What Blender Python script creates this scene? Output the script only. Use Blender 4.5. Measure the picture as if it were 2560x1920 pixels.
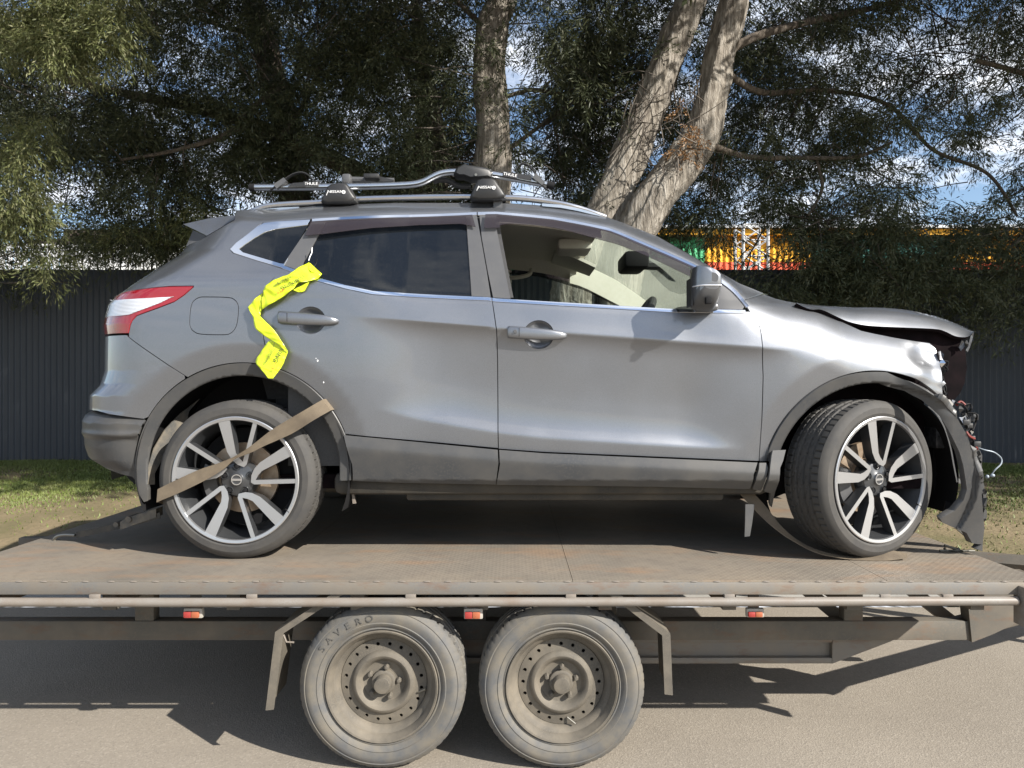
import bpy, bmesh, math, random
import numpy as np
from mathutils import Vector, Matrix
from mathutils.geometry import delaunay_2d_cdt

random.seed(7); RNG = np.random.default_rng(11)
scene = bpy.context.scene
COL = scene.collection
for o in list(bpy.data.objects): bpy.data.objects.remove(o)

# ------------------------------------------------------------------ camera
CAMH = 1.447; FPX = 1782.0; CX, CY = 1280.0, 960.0
cam = bpy.data.cameras.new('camera'); cam.sensor_width = 36.0; cam.lens = 36.0*FPX/2560.0
cam.clip_end = 2000; cam.clip_start = 0.05
cam_o = bpy.data.objects.new('camera', cam); COL.objects.link(cam_o)
cam_o.location = (0, 0, CAMH); cam_o.rotation_euler = (math.radians(90), 0, 0)
scene.camera = cam_o

# ------------------------------------------------------------------ sky and sun
SUN = Vector((1.2, -0.89, 1.0)).normalized()
world = bpy.data.worlds.new('World'); scene.world = world; world.use_nodes = True
wn = world.node_tree.nodes; wl = world.node_tree.links
for n in list(wn): wn.remove(n)
w_out = wn.new('ShaderNodeOutputWorld'); w_bg = wn.new('ShaderNodeBackground')
w_sky = wn.new('ShaderNodeTexSky'); w_sky.sky_type = 'NISHITA'; w_sky.sun_disc = False
w_sky.sun_elevation = math.asin(SUN.z); w_sky.sun_rotation = math.atan2(SUN.x, SUN.y)
w_sky.air_density = 1.0; w_sky.dust_density = 0.8; w_sky.ozone_density = 2.0
w_tc = wn.new('ShaderNodeTexCoord'); w_sep = wn.new('ShaderNodeSeparateXYZ')
w_add = wn.new('ShaderNodeMath'); w_add.operation = 'ADD'; w_add.inputs[1].default_value = 0.16
w_dx = wn.new('ShaderNodeMath'); w_dx.operation = 'DIVIDE'
w_dy = wn.new('ShaderNodeMath'); w_dy.operation = 'DIVIDE'
w_cmb = wn.new('ShaderNodeCombineXYZ')
w_no = wn.new('ShaderNodeTexNoise'); w_no.inputs['Scale'].default_value = 3.0; w_no.inputs['Detail'].default_value = 7
w_no.inputs['Roughness'].default_value = 0.60
w_rp = wn.new('ShaderNodeValToRGB'); w_rp.color_ramp.elements[0].position = 0.44; w_rp.color_ramp.elements[1].position = 0.64
w_mix = wn.new('ShaderNodeMixRGB'); w_mix.inputs[2].default_value = (7.2, 7.4, 7.8, 1)
wl.new(w_tc.outputs['Generated'], w_sep.inputs[0]); wl.new(w_sep.outputs['Z'], w_add.inputs[0])
wl.new(w_sep.outputs['X'], w_dx.inputs[0]); wl.new(w_add.outputs[0], w_dx.inputs[1])
wl.new(w_sep.outputs['Y'], w_dy.inputs[0]); wl.new(w_add.outputs[0], w_dy.inputs[1])
wl.new(w_dx.outputs[0], w_cmb.inputs['X']); wl.new(w_dy.outputs[0], w_cmb.inputs['Y'])
wl.new(w_cmb.outputs[0], w_no.inputs['Vector']); wl.new(w_no.outputs['Fac'], w_rp.inputs['Fac'])
wl.new(w_sky.outputs[0], w_mix.inputs[1]); wl.new(w_rp.outputs['Color'], w_mix.inputs[0])
wl.new(w_mix.outputs[0], w_bg.inputs['Color']); wl.new(w_bg.outputs[0], w_out.inputs['Surface'])
w_bg.inputs['Strength'].default_value = 0.095

sun = bpy.data.lights.new('sun', 'SUN'); sun.energy = 4.8; sun.angle = math.radians(0.53); sun.color = (1.0, 0.945, 0.86)
sun_o = bpy.data.objects.new('sun', sun); COL.objects.link(sun_o); sun_o.location = (12, -9, 12)
sun_o.rotation_euler = (-SUN).to_track_quat('-Z', 'Y').to_euler()

scene.view_settings.view_transform = 'Standard'; scene.view_settings.look = 'None'
scene.view_settings.exposure = 1.0; scene.view_settings.gamma = 1.0
scene.render.engine = 'CYCLES'
scene.cycles.max_bounces = 8; scene.cycles.transparent_max_bounces = 16

# ------------------------------------------------------------------ materials
def rgb(h):
    c = [int(h[i:i+2], 16)/255 for i in (0, 2, 4)]
    return tuple(x/12.92 if x <= .04045 else ((x+.055)/1.055)**2.4 for x in c)
class Mat:
    """small wrapper for building node materials"""
    def __init__(s, name, col=(.5, .5, .5), rough=.5, metal=0., **kw):
        s.m = bpy.data.materials.new(name); s.m.use_nodes = True
        s.n = s.m.node_tree.nodes; s.l = s.m.node_tree.links
        s.b = s.n['Principled BSDF']
        s.b.inputs['Base Color'].default_value = (*col, 1); s.b.inputs['Roughness'].default_value = rough
        s.b.inputs['Metallic'].default_value = metal
        for k, v in kw.items(): s.b.inputs[k.replace('_', ' ')].default_value = v
        s.tc = None
    def coord(s, scale=(1, 1, 1), rot=(0, 0, 0)):
        if s.tc is None: s.tc = s.n.new('ShaderNodeTexCoord')
        mp = s.n.new('ShaderNodeMapping'); mp.inputs['Scale'].default_value = scale; mp.inputs['Rotation'].default_value = rot
        s.l.new(s.tc.outputs['Object'], mp.inputs['Vector']); return mp.outputs['Vector']
    def noise(s, scale, detail=4, rough=.55, vec=None, dist=0.):
        t = s.n.new('ShaderNodeTexNoise'); t.inputs['Scale'].default_value = scale; t.inputs['Detail'].default_value = detail
        t.inputs['Roughness'].default_value = rough; t.inputs['Distortion'].default_value = dist
        s.l.new(vec if vec is not None else s.coord(), t.inputs['Vector']); return t.outputs['Fac']
    def voro(s, scale, vec=None, out='Distance', feature='F1'):
        t = s.n.new('ShaderNodeTexVoronoi'); t.inputs['Scale'].default_value = scale; t.feature = feature
        s.l.new(vec if vec is not None else s.coord(), t.inputs['Vector']); return t.outputs[out]
    def ramp(s, fac, stops):
        r = s.n.new('ShaderNodeValToRGB'); e = r.color_ramp.elements
        while len(e) < len(stops): e.new(.5)
        for el, (p, c) in zip(e, stops):
            el.position = p; el.color = (*c, 1) if len(c) == 3 else c
        s.l.new(fac, r.inputs['Fac']); return r.outputs['Color']
    def mix(s, fac, a, b, mode='MIX'):
        m = s.n.new('ShaderNodeMixRGB'); m.blend_type = mode
        for i, x in ((0, fac), (1, a), (2, b)):
            if isinstance(x, (int, float)): m.inputs[i].default_value = x
            elif isinstance(x, tuple): m.inputs[i].default_value = (*x, 1)
            else: s.l.new(x, m.inputs[i])
        return m.outputs[0]
    def math(s, op, a, b=0., clamp=False):
        m = s.n.new('ShaderNodeMath'); m.operation = op; m.use_clamp = clamp
        for i, x in ((0, a), (1, b)):
            if isinstance(x, (int, float)): m.inputs[i].default_value = x
            else: s.l.new(x, m.inputs[i])
        return m.outputs[0]
    def color(s, c): s.l.new(c, s.b.inputs['Base Color']); return s
    def rough(s, c): s.l.new(c, s.b.inputs['Roughness']); return s
    def bump(s, h, strength=.3, dist=.01):
        b = s.n.new('ShaderNodeBump'); b.inputs['Strength'].default_value = strength; b.inputs['Distance'].default_value = dist
        s.l.new(h, b.inputs['Height']); s.l.new(b.outputs[0], s.b.inputs['Normal']); return s
    def alpha(s, a):
        s.b.inputs['Alpha'].default_value = a; return s
def G(v): return (v, v, v)

def noisy(name, c1, c2, scale=20, rough=.6, metal=0., bump=0., detail=5, bscale=None, bdist=.004, **kw):
    m = Mat(name, c1, rough, metal, **kw)
    f = m.noise(scale, detail)
    m.color(m.ramp(f, [(.32, c1), (.68, c2)]))
    if bump: m.bump(m.noise(bscale or scale*4, 4), bump, bdist)
    return m

M = {}
# car paint: gunmetal flake base under clear coat, light road dust
p = Mat('car_paint', (.30, .31, .33), .42, .84, Coat_Weight=1.0, Coat_Roughness=.035, Coat_IOR=1.5)
fl = p.noise(900, 2); du = p.noise(2.2, 6)
c = p.ramp(fl, [(.35, (.178, .187, .204)), (.65, (.255, .266, .288))])
c = p.mix(p.math('MULTIPLY', p.ramp(du, [(.45, G(0)), (.8, G(1))]), .18), c, (.25, .235, .21))
p.color(c); p.rough(p.ramp(p.noise(5, 5), [(.3, G(.34)), (.7, G(.41))]))
p.l.new(p.ramp(p.noise(7, 6), [(.35, G(.012)), (.75, G(.06))]), p.b.inputs['Coat Roughness'])
M['paint'] = p.m
def dusty(name, col, dust, rough, amount=.5, dscale=6, metal=0, bump=.15, bsc=700, rust=0., **kw):
    m = Mat(name, col, rough, metal, **kw)
    f = m.noise(dscale, 7, .62); g = m.noise(dscale*22, 4)
    mk_ = m.math('MULTIPLY', m.ramp(f, [(.38, G(0)), (.68, G(1))]), amount)
    mk2 = m.math('MULTIPLY', m.ramp(g, [(.5, G(0)), (.62, G(1))]), amount*.5)
    c = m.mix(m.math('MAXIMUM', mk_, mk2), col, dust)
    if rust: c = m.mix(m.math('MULTIPLY', m.ramp(m.noise(16, 8, .7, vec=m.coord((.35, 1, 1))), [(.52, G(0)), (.66, G(1))]), rust), c, (.135, .066, .032))
    m.color(c)
    if bump: m.bump(m.noise(bsc, 3), bump, .001)
    return m.m
DUST = (.21, .175, .125)
M['plastic'] = dusty('black_trim_plastic', (.040, .042, .045), (.10, .092, .08), .42, .5, 5)
M['plastic_black'] = dusty('black_rack_plastic', (.016, .0165, .018), (.05, .048, .044), .45, .4, 9)
M['plastic_dirty'] = dusty('muddy_plastic', (.055, .056, .055), DUST, .7, .75, 14)
M['trim_satin'] = dusty('pillar_trim', (.072, .073, .077), (.12, .118, .112), .34, .35, 9, bump=0)
M['black'] = Mat('matt_black', (.010, .010, .011), .8, 0, Specular_IOR_Level=.2).m
M['rubber_seal'] = Mat('rubber_seal', (.02, .02, .021), .6).m
M['chrome'] = Mat('bright_trim', (.82, .84, .87), .10, 1.0).m
m = Mat('anodised_rail', (.62, .63, .64), .28, 1.0); m.rough(m.ramp(m.noise(60, 3, vec=m.coord((.05, 1, 1))), [(.3, G(.22)), (.7, G(.34))])); M['alu'] = m.m
M['visor'] = Mat('smoked_acrylic', (.030, .024, .027), .14, 0, Alpha=.80).m
m = Mat('tinted_glass', (.006, .007, .008), .02, 0, IOR=1.58)
d_ = m.noise(260, 2); m.color(m.mix(m.math('MULTIPLY', m.ramp(d_, [(.62, G(0)), (.72, G(1))]), .10), (.005, .006, .007), (.2, .19, .17)))
m.bump(m.noise(3.2, 2, vec=m.coord((1, 1, 2.2))), .05, .02); M['tint'] = m.m
def glassmat(name, col, alpha, rough=.02):
    m = bpy.data.materials.new(name); m.use_nodes = True; n = m.node_tree.nodes; l = m.node_tree.links
    for x in list(n): n.remove(x)
    out = n.new('ShaderNodeOutputMaterial'); tr = n.new('ShaderNodeBsdfTransparent'); tr.inputs[0].default_value = (*col, 1)
    gl = n.new('ShaderNodeBsdfGlossy'); gl.inputs['Roughness'].default_value = rough
    df = n.new('ShaderNodeBsdfDiffuse'); df.inputs[0].default_value = (.52, .56, .48, 1)
    tl = n.new('ShaderNodeBsdfTranslucent'); tl.inputs[0].default_value = (.50, .56, .47, 1)
    lw = n.new('ShaderNodeLayerWeight'); lw.inputs[0].default_value = .5; pw5 = n.new('ShaderNodeMath'); pw5.operation = 'POWER'; pw5.inputs[1].default_value = 5; l.new(lw.outputs['Facing'], pw5.inputs[0]); fr = n.new('ShaderNodeMath'); fr.operation = 'MULTIPLY_ADD'; fr.inputs[1].default_value = .9; fr.inputs[2].default_value = .04; l.new(pw5.outputs[0], fr.inputs[0])
    no = n.new('ShaderNodeTexNoise'); no.inputs['Scale'].default_value = 3; no.inputs['Detail'].default_value = 6
    mr = n.new('ShaderNodeMapRange'); mr.inputs[1].default_value = .3; mr.inputs[2].default_value = .7
    mr.inputs[3].default_value = alpha*.8; mr.inputs[4].default_value = alpha*1.15
    l.new(no.outputs[0], mr.inputs[0])
    ad = n.new('ShaderNodeMixShader'); l.new(df.outputs[0], ad.inputs[1]); l.new(tl.outputs[0], ad.inputs[2]); ad.inputs[0].default_value = .6
    m1 = n.new('ShaderNodeMixShader'); l.new(mr.outputs[0], m1.inputs[0]); l.new(tr.outputs[0], m1.inputs[1]); l.new(ad.outputs[0], m1.inputs[2])
    m2 = n.new('ShaderNodeMixShader'); l.new(fr.outputs[0], m2.inputs[0]); l.new(m1.outputs[0], m2.inputs[1]); l.new(gl.outputs[0], m2.inputs[2])
    l.new(m2.outputs[0], out.inputs[0]); return m
M['windscreen'] = glassmat('dusty_windscreen_glass', (.80, .88, .82), .42)
M['glass'] = glassmat('side_window_glass', (.62, .72, .68), .03)
M['glass_dark'] = glassmat('privacy_glass', (.10, .11, .11), .02)
M['lens_red'] = Mat('red_lens', (.24, .003, .008), .16, 0, Coat_Weight=1.0, Coat_Roughness=.03, Emission_Color=(0, 0, 0, 1)).m
m = Mat('clear_lens', (.72, .74, .78), .14, .35, Coat_Weight=1.0, Coat_Roughness=.03)
wv = m.n.new('ShaderNodeTexWave'); wv.bands_direction = 'Z'; wv.inputs['Scale'].default_value = 55; m.l.new(m.coord(), wv.inputs[0])
m.bump(wv.outputs['Fac'], .35, .004); m.color(m.ramp(wv.outputs['Fac'], [(.2, (.55, .57, .62)), (.7, (.80, .82, .85))])); M['lens_clear'] = m.m
# tyres
def tyre_mat(name, c1, c2, amt):
    m = Mat(name, c1, .75)
    f = m.noise(9, 7, .65); f2 = m.noise(60, 4)
    m.color(m.mix(m.math('MULTIPLY', m.ramp(f, [(.35, G(0)), (.65, G(1))]), amt), m.mix(f2, c1, tuple(x*1.35 for x in c1)), c2))
    m.bump(m.noise(400, 3), .15, .001); return m.m
M['tyre'] = tyre_mat('car_tyre_rubber', (.033, .032, .031), (.072, .066, .057), .6)
M['tyre_dusty'] = tyre_mat('dusty_trailer_tyre', (.070, .072, .074), (.155, .136, .105), .85)
M['machined'] = Mat('machined_alloy', (.50, .505, .515), .33, .85).m
M['alloy_dark'] = Mat('dark_alloy_paint', (.045, .047, .050), .35, .3, Coat_Weight=.6).m
M['rust_disc'] = noisy('brake_disc_steel', (.30, .22, .15), (.42, .34, .26), 30, .45, .6).m
M['steel_dusty'] = dusty('dust_coated_steel', (.085, .076, .062), (.160, .138, .106), .75, .9, 10, bump=.2, bsc=300)
M['steel_paint'] = dusty('weathered_grey_paint', (.138, .133, .124), (.185, .152, .112), .6, .7, 5, bump=.15, bsc=200, rust=.5)
M['steel_galv'] = dusty('painted_pipe', (.205, .188, .168), (.165, .130, .098), .5, .7, 8, bump=.1, bsc=200, rust=.22)
M['chassis'] = dusty('chassis_steel', (.085, .080, .069), (.16, .130, .096), .75, .8, 4, bump=.2, bsc=200, rust=.5)
# checker plate deck
m = Mat('checker_plate', (.3, .26, .21), .62, .15)
f1 = m.noise(1.6, 8, .62); f2 = m.noise(26, 5, .6); f3 = m.noise(5, 6, .6, vec=m.coord((.5, 1.5, 1)))
c = m.ramp(f1, [(.30, (.155, .140, .118)), (.52, (.215, .186, .150)), (.72, (.262, .216, .163))])
c = m.mix(m.ramp(f3, [(.52, G(0)), (.72, G(.65))]), c, (.285, .178, .105))
c = m.mix(m.ramp(f2, [(.48, G(0)), (.7, G(.35))]), c, (.13, .105, .09)); m.color(c)
ck = m.n.new('ShaderNodeTexWave'); ck.bands_direction = 'DIAGONAL'; ck.inputs['Scale'].default_value = 21; m.l.new(m.coord((1, 1, 0)), ck.inputs[0])
ck2 = m.n.new('ShaderNodeTexWave'); ck2.bands_direction = 'DIAGONAL'; ck2.inputs['Scale'].default_value = 21; m.l.new(m.coord((1, -1, 0)), ck2.inputs[0])
hh = m.math('MULTIPLY', m.math('POWER', ck.outputs['Fac'], 1.5), m.math('POWER', ck2.outputs['Fac'], 1.5))
m.bump(m.math('ADD', hh, m.math('MULTIPLY', f2, .6)), .20, .004); M['checker'] = m.m
# straps, tape
def weave(name, c1, c2, sc=380):
    m = Mat(name, c1, .85); w = m.n.new('ShaderNodeTexChecker'); w.inputs['Scale'].default_value = sc; m.l.new(m.coord(), w.inputs[0])
    f = m.noise(14, 5); m.color(m.mix(m.ramp(f, [(.35, G(0)), (.7, G(1))]), c1, c2)); m.bump(w.outputs['Fac'], .25, .001); return m.m
M['strap'] = weave('faded_webbing', (.150, .118, .080), (.098, .076, .053))
M['strap_dark'] = weave('dark_webbing', (.035, .035, .032), (.07, .062, .05))
m = Mat('yellow_tape', (.70, .84, .03), .28, 0, Coat_Weight=.6, Coat_Roughness=.1, Transmission_Weight=0.)
tl = m.n.new('ShaderNodeBsdfTranslucent'); tl.inputs[0].default_value = (.8, .85, .03, 1); mx = m.n.new('ShaderNodeMixShader'); mx.inputs[0].default_value = .22
m.l.new(m.b.outputs[0], mx.inputs[1]); m.l.new(tl.outputs[0], mx.inputs[2]); m.l.new(mx.outputs[0], m.n['Material Output'].inputs[0])
m.bump(m.noise(28, 3), .35, .006); M['tape'] = m.m
M['ink'] = Mat('black_print', (.03, .03, .02), .5).m
M['ink_orange'] = Mat('orange_print', (.75, .22, .03), .5).m
M['ink_white'] = Mat('white_print', (.82, .82, .82), .45).m
M['cream'] = noisy('cream_pillar_trim', (.70, .68, .58), (.74, .72, .63), 40, .7).m
M['headliner'] = noisy('grey_headlining', (.62, .59, .52), (.68, .65, .58), 90, .95).m
M['seat'] = noisy('black_seat_cloth', (.02, .02, .021), (.035, .035, .036), 60, .9).m
M['interior'] = noisy('dark_cabin_plastic', (.03, .03, .031), (.045, .045, .045), 120, .6).m
M['shade_gray'] = noisy('cabin_visor_vinyl', (.50, .48, .42), (.54, .52, .46), 60, .85).m
M['hook'] = Mat('zinc_hook', (.27, .26, .23), .45, 1.0).m
M['lamp_red'] = Mat('marker_red_lens', (.30, .035, .030), .5).m
M['lamp_amber'] = Mat('marker_amber_lens', (.34, .10, .045), .5).m
M['lamp_base'] = dusty('lamp_housing', (.40, .38, .34), DUST, .6, .6, 12)
M['engine'] = noisy('engine_bay_black', (.004, .003, .0035), (.010, .006, .007), 18, .9, Specular_IOR_Level=.08).m
M['primer'] = noisy('torn_edge_metal', (.14, .145, .155), (.05, .05, .055), 45, .4, .7).m
M['wire_red'] = Mat('red_wire', (.16, .02, .015), .6).m
M['wire_blue'] = Mat('pale_wire', (.26, .30, .34), .5, .2).m
M['sill_dirt'] = dusty('sill_underside', (.030, .028, .024), (.075, .062, .045), .8, .8, 6)
M['gold'] = Mat('caliper_gold', (.50, .38, .20), .45, .5).m

# ------------------------------------------------------------------ object helpers
def tag(o, label=None, cat=None, group=None, kind=None):
    if label: o['label'] = label
    if cat: o['category'] = cat
    if group: o['group'] = group
    if kind: o['kind'] = kind
    return o
def empty(name, loc=(0, 0, 0), parent=None):
    o = bpy.data.objects.new(name, None); COL.objects.link(o); o.empty_display_size = .1
    o.location = loc
    if parent: o.parent = parent
    return o
def place(o, parent):
    """parent without moving: geometry is written in world coordinates"""
    if parent is not None:
        o.parent = parent
        bpy_inv(o, parent)
    return o
def wmat(o):
    m = Matrix.LocRotScale(o.location, o.rotation_euler, o.scale)
    if o.parent is not None: m = wmat(o.parent) @ o.matrix_parent_inverse @ m
    return m
def bpy_inv(o, parent): o.matrix_parent_inverse = wmat(parent).inverted()
def mesh_obj(name, v, f, mats, parent=None, smooth=True, sharp=35, midx=None, loc=None):
    me = bpy.data.meshes.new(name); me.from_pydata([tuple(map(float, x)) for x in v], [], [tuple(map(int, x)) for x in f])
    for m_ in (mats if isinstance(mats, (list, tuple)) else [mats]): me.materials.append(m_)
    if midx is not None: me.polygons.foreach_set('material_index', np.array(midx, dtype=np.int32))
    if smooth:
        me.polygons.foreach_set('use_smooth', np.ones(len(f), dtype=bool))
        if sharp: me.set_sharp_from_angle(angle=math.radians(sharp))
    me.update()
    o = bpy.data.objects.new(name, me); COL.objects.link(o)
    if loc is not None: o.location = loc
    place(o, parent); return o

class MB:
    def __init__(s): s.v = []; s.f = []; s.m = []
    def add(s, v, f, m=0):
        k = len(s.v); s.v += [tuple(map(float, x)) for x in v]; s.f += [tuple(k+i for i in q) for q in f]; s.m += [m]*len(f); return s
    def box(s, a, b, m=0):
        (x0, y0, z0), (x1, y1, z1) = a, b
        v = [(x0, y0, z0), (x1, y0, z0), (x1, y1, z0), (x0, y1, z0), (x0, y0, z1), (x1, y0, z1), (x1, y1, z1), (x0, y1, z1)]
        return s.add(v, [(0, 3, 2, 1), (4, 5, 6, 7), (0, 1, 5, 4), (1, 2, 6, 5), (2, 3, 7, 6), (3, 0, 4, 7)], m)
    def bbox(s, a, b, r=.004, m=0):
        """box with chamfered edges along every side"""
        bm = bmesh.new(); bmesh.ops.create_cube(bm, size=1)
        for vv in bm.verts:
            vv.co = Vector([(a[i]+b[i])/2 + vv.co[i]*(b[i]-a[i]) for i in range(3)])
        bmesh.ops.bevel(bm, geom=list(bm.edges), offset=r, segments=2, affect='EDGES', profile=.5)
        bm.verts.index_update(); s.add([x.co[:] for x in bm.verts], [[q.index for q in f.verts] for f in bm.faces], m); bm.free(); return s
    def tube(s, pts, r, n=10, m=0, caps=True, sx=1., sz=1.):
        pts = [Vector(p_) for p_ in pts]; rs = r if isinstance(r, (list, tuple, np.ndarray)) else [r]*len(pts)
        v = []; up = Vector((0, 0, 1)); prev = None
        for i, p_ in enumerate(pts):
            t = (pts[min(i+1, len(pts)-1)]-pts[max(i-1, 0)]).normalized()
            if prev is None:
                a = t.cross(up)
                if a.length < 1e-3: a = t.cross(Vector((0, 1, 0)))
                a.normalize()
            else:
                a = (prev - t*prev.dot(t)).normalized()
            b = a.cross(t).normalized(); prev = a
            for k in range(n):
                w = 2*math.pi*k/n; v.append(p_ + a*math.cos(w)*rs[i]*sx + b*math.sin(w)*rs[i]*sz)
        f = []
        for i in range(len(pts)-1):
            for k in range(n):
                k2 = (k+1) % n; f.append((i*n+k, i*n+k2, (i+1)*n+k2, (i+1)*n+k))
        if caps: f.append(tuple(range(n-1, -1, -1))); f.append(tuple(range((len(pts)-1)*n, len(pts)*n)))
        return s.add(v, f, m)
    def lathe(s, prof, n=64, c=(0, 0, 0), m=0, closed=False, mlist=None, a0=0, a1=2*math.pi):
        """prof: (radius, y) pairs, turned about the Y axis through c"""
        full = abs(a1-a0-2*math.pi) < 1e-6; na = n if full else n+1
        v = []
        for k in range(na):
            w = a0+(a1-a0)*k/n
            for r, y in prof: v.append((c[0]+r*math.sin(w), c[1]+y, c[2]+r*math.cos(w)))
        P = len(prof); L = P if closed else P-1; f = []; ml = []
        for k in range(n):
            k2 = (k+1) % na
            for i in range(L):
                j = (i+1) % P; f.append((k*P+i, k*P+j, k2*P+j, k2*P+i)); ml.append(mlist[i] if mlist else m)
        k0 = len(s.v); s.v += v; s.f += [tuple(k0+i for i in q) for q in f]; s.m += ml; return s
    def prism(s, poly, y0, y1, m=0, ms=None):
        """poly in (x, z) counter-clockwise seen from -Y, extruded y0 -> y1"""
        n = len(poly); a = sum(poly[i][0]*poly[(i+1) % n][1]-poly[(i+1) % n][0]*poly[i][1] for i in range(n))
        if a < 0: poly = poly[::-1]
        v = [(x, y0, z) for x, z in poly]+[(x, y1, z) for x, z in poly]
        f = [tuple(range(n)), tuple(range(2*n-1, n-1, -1))]; k = len(s.v)
        s.add(v, f, m); s.f += [tuple(k+i for i in (i_, i_+n, (i_+1) % n+n, (i_+1) % n)) for i_ in range(n)]; s.m += [m if ms is None else ms]*n; return s
    def extr(s, poly3, vec, m=0):
        n = len(poly3); v = [Vector(p_) for p_ in poly3]+[Vector(p_)+Vector(vec) for p_ in poly3]
        f = [tuple(range(n)), tuple(range(2*n-1, n-1, -1))]+[(i, i+n, (i+1) % n+n, (i+1) % n) for i in range(n)]
        return s.add(v, f, m)
    def strip(s, la, lb, th=None, m=0):
        """sheet between two polylines; th = thickness vector for a closed slab"""
        n = len(la); la = [Vector(q) for q in la]; lb = [Vector(q) for q in lb]
        if th is None:
            return s.add(la+lb, [(i, i+1, n+i+1, n+i) for i in range(n-1)], m)
        t = Vector(th); v = la+lb+[q+t for q in la]+[q+t for q in lb]; f = []
        for i in range(n-1):
            f += [(i, i+1, n+i+1, n+i), (2*n+i, 3*n+i, 3*n+i+1, 2*n+i+1), (i, 2*n+i, 2*n+i+1, i+1), (n+i, n+i+1, 3*n+i+1, 3*n+i)]
        f += [(0, n, 3*n, 2*n), (n-1, 3*n-1, 4*n-1, 2*n-1)]
        return s.add(v, f, m)
    def sphere(s, c, r, nu=14, nv=9, m=0):
        v = []; f = []
        for j in range(nv+1):
            ph = math.pi*j/nv
            for i in range(nu):
                th = 2*math.pi*i/nu; v.append((c[0]+r[0]*math.sin(ph)*math.cos(th), c[1]+r[1]*math.sin(ph)*math.sin(th), c[2]+r[2]*math.cos(ph)))
        for j in range(nv):
            for i in range(nu): f.append((j*nu+i, (j+1)*nu+i, (j+1)*nu+(i+1) % nu, j*nu+(i+1) % nu))
        return s.add(v, f, m)
    def build(s, name, mats, parent=None, smooth=True, sharp=35, loc=None):
        return mesh_obj(name, s.v, s.f, mats, parent, smooth, sharp, s.m if isinstance(mats, (list, tuple)) else None, loc)

def W(u, v, Y):
    """photo pixel (2560x1920) at a real depth Y -> world point"""
    return Vector(((u-CX)*Y/FPX, Y, CAMH-(v-CY)*Y/FPX))
def spline(pts, n):
    """smooth curve through points (Catmull-Rom), n samples per span"""
    P = [Vector(q) for q in pts]; out = []
    for i in range(len(P)-1):
        p0, p1, p2, p3 = P[max(i-1, 0)], P[i], P[i+1], P[min(i+2, len(P)-1)]
        for k in range(n):
            t = k/n; out.append(.5*((2*p1)+(p2-p0)*t+(2*p0-5*p1+4*p2-p3)*t*t+(3*p1-p0-3*p2+p3)*t**3))
    out.append(P[-1]); return out
def text_mesh(s, size, ext=.0004):
    cu = bpy.data.curves.new('lettering', 'FONT'); cu.body = s; cu.size = size; cu.extrude = ext; cu.align_x = 'CENTER'; cu.align_y = 'CENTER'; cu.resolution_u = 3
    o = bpy.data.objects.new('lettering', cu); COL.objects.link(o); bpy.context.view_layer.update()
    me = bpy.data.meshes.new_from_object(o.evaluated_get(bpy.context.evaluated_depsgraph_get()))
    v = [x.co.copy() for x in me.vertices]; f = [tuple(p_.vertices) for p_ in me.polygons]
    bpy.data.objects.remove(o); bpy.data.curves.remove(cu); bpy.data.meshes.remove(me); return v, f
def put_text(name, s, size, origin, xdir, updir, mat, parent, ext=.0004, squash=1.):
    v, f = text_mesh(s, size, ext); X = Vector(xdir).normalized(); U = Vector(updir); U = (U-X*U.dot(X)).normalized(); N = X.cross(U); O = Vector(origin)
    return mesh_obj(name, [O+X*q.x*squash+U*q.y+N*q.z for q in v], f, mat, parent, False)
def copy_tree(o, parent=None):
    c_ = o.copy(); COL.objects.link(c_)
    if parent is not None: c_.parent = parent
    for ch in o.children: copy_tree(ch, c_)
    return c_
# ------------------------------------------------------------------ ground
ROADY = 4.62; GUTY = 5.02; KERBY = 5.17; FENCEY = 8.9
def vz(x, y):
    t = np.clip((y-KERBY)/(FENCEY-KERBY), 0, 1.25); return .135 + .345*t**.8 + .02*np.sin(x*1.3+y)*np.clip(t*4, 0, 1)
m = Mat('asphalt_road', (.17, .155, .13), .92)
a1 = m.noise(420, 3); a2 = m.noise(1.1, 7, .6); a3 = m.voro(150, out='Color'); a4 = m.noise(60, 4); a5 = m.noise(.6, 8, .7, vec=m.coord((1, 3, 1)))
c = m.ramp(a2, [(.3, (.225, .197, .160)), (.7, (.275, .242, .198))]); c = m.mix(m.ramp(a1, [(.35, G(.22)), (.7, G(0))]), c, (.12, .105, .085))
c = m.mix(m.ramp(a4, [(.60, G(0)), (.75, G(.35))]), c, (.34, .30, .25))
sp_ = m.n.new('ShaderNodeSeparateColor'); m.l.new(a3, sp_.inputs[0])
c = m.mix(m.ramp(sp_.outputs[0], [(.80, G(0)), (.9, G(.22))]), c, (.42, .38, .32)); c = m.mix(m.ramp(sp_.outputs[1], [(.82, G(0)), (.92, G(.28))]), c, (.12, .105, .09))
c = m.mix(m.ramp(a5, [(.50, G(0)), (.75, G(.35))]), c, (.17, .148, .122)); m.color(c)
m.bump(m.math('ADD', m.math('MULTIPLY', a1, .5), m.voro(150)), .32, .004); M['road'] = m.m
m = noisy('kerb_concrete', (.27, .262, .245), (.36, .35, .325), 7, .9, bump=.3, bscale=160); M['concrete'] = m.m
m = Mat('verge_soil', (.20, .16, .09), .95)
g1 = m.noise(1.6, 7, .65); g2 = m.noise(30, 5)
c = m.ramp(g1, [(.30, (.085, .085, .03)), (.48, (.165, .13, .07)), (.70, (.25, .185, .115))]); m.color(m.mix(m.math('MULTIPLY', g2, .5), c, (.09, .085, .035)))
m.bump(g2, .6, .02); M['soil'] = m.m
XE = 400
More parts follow.
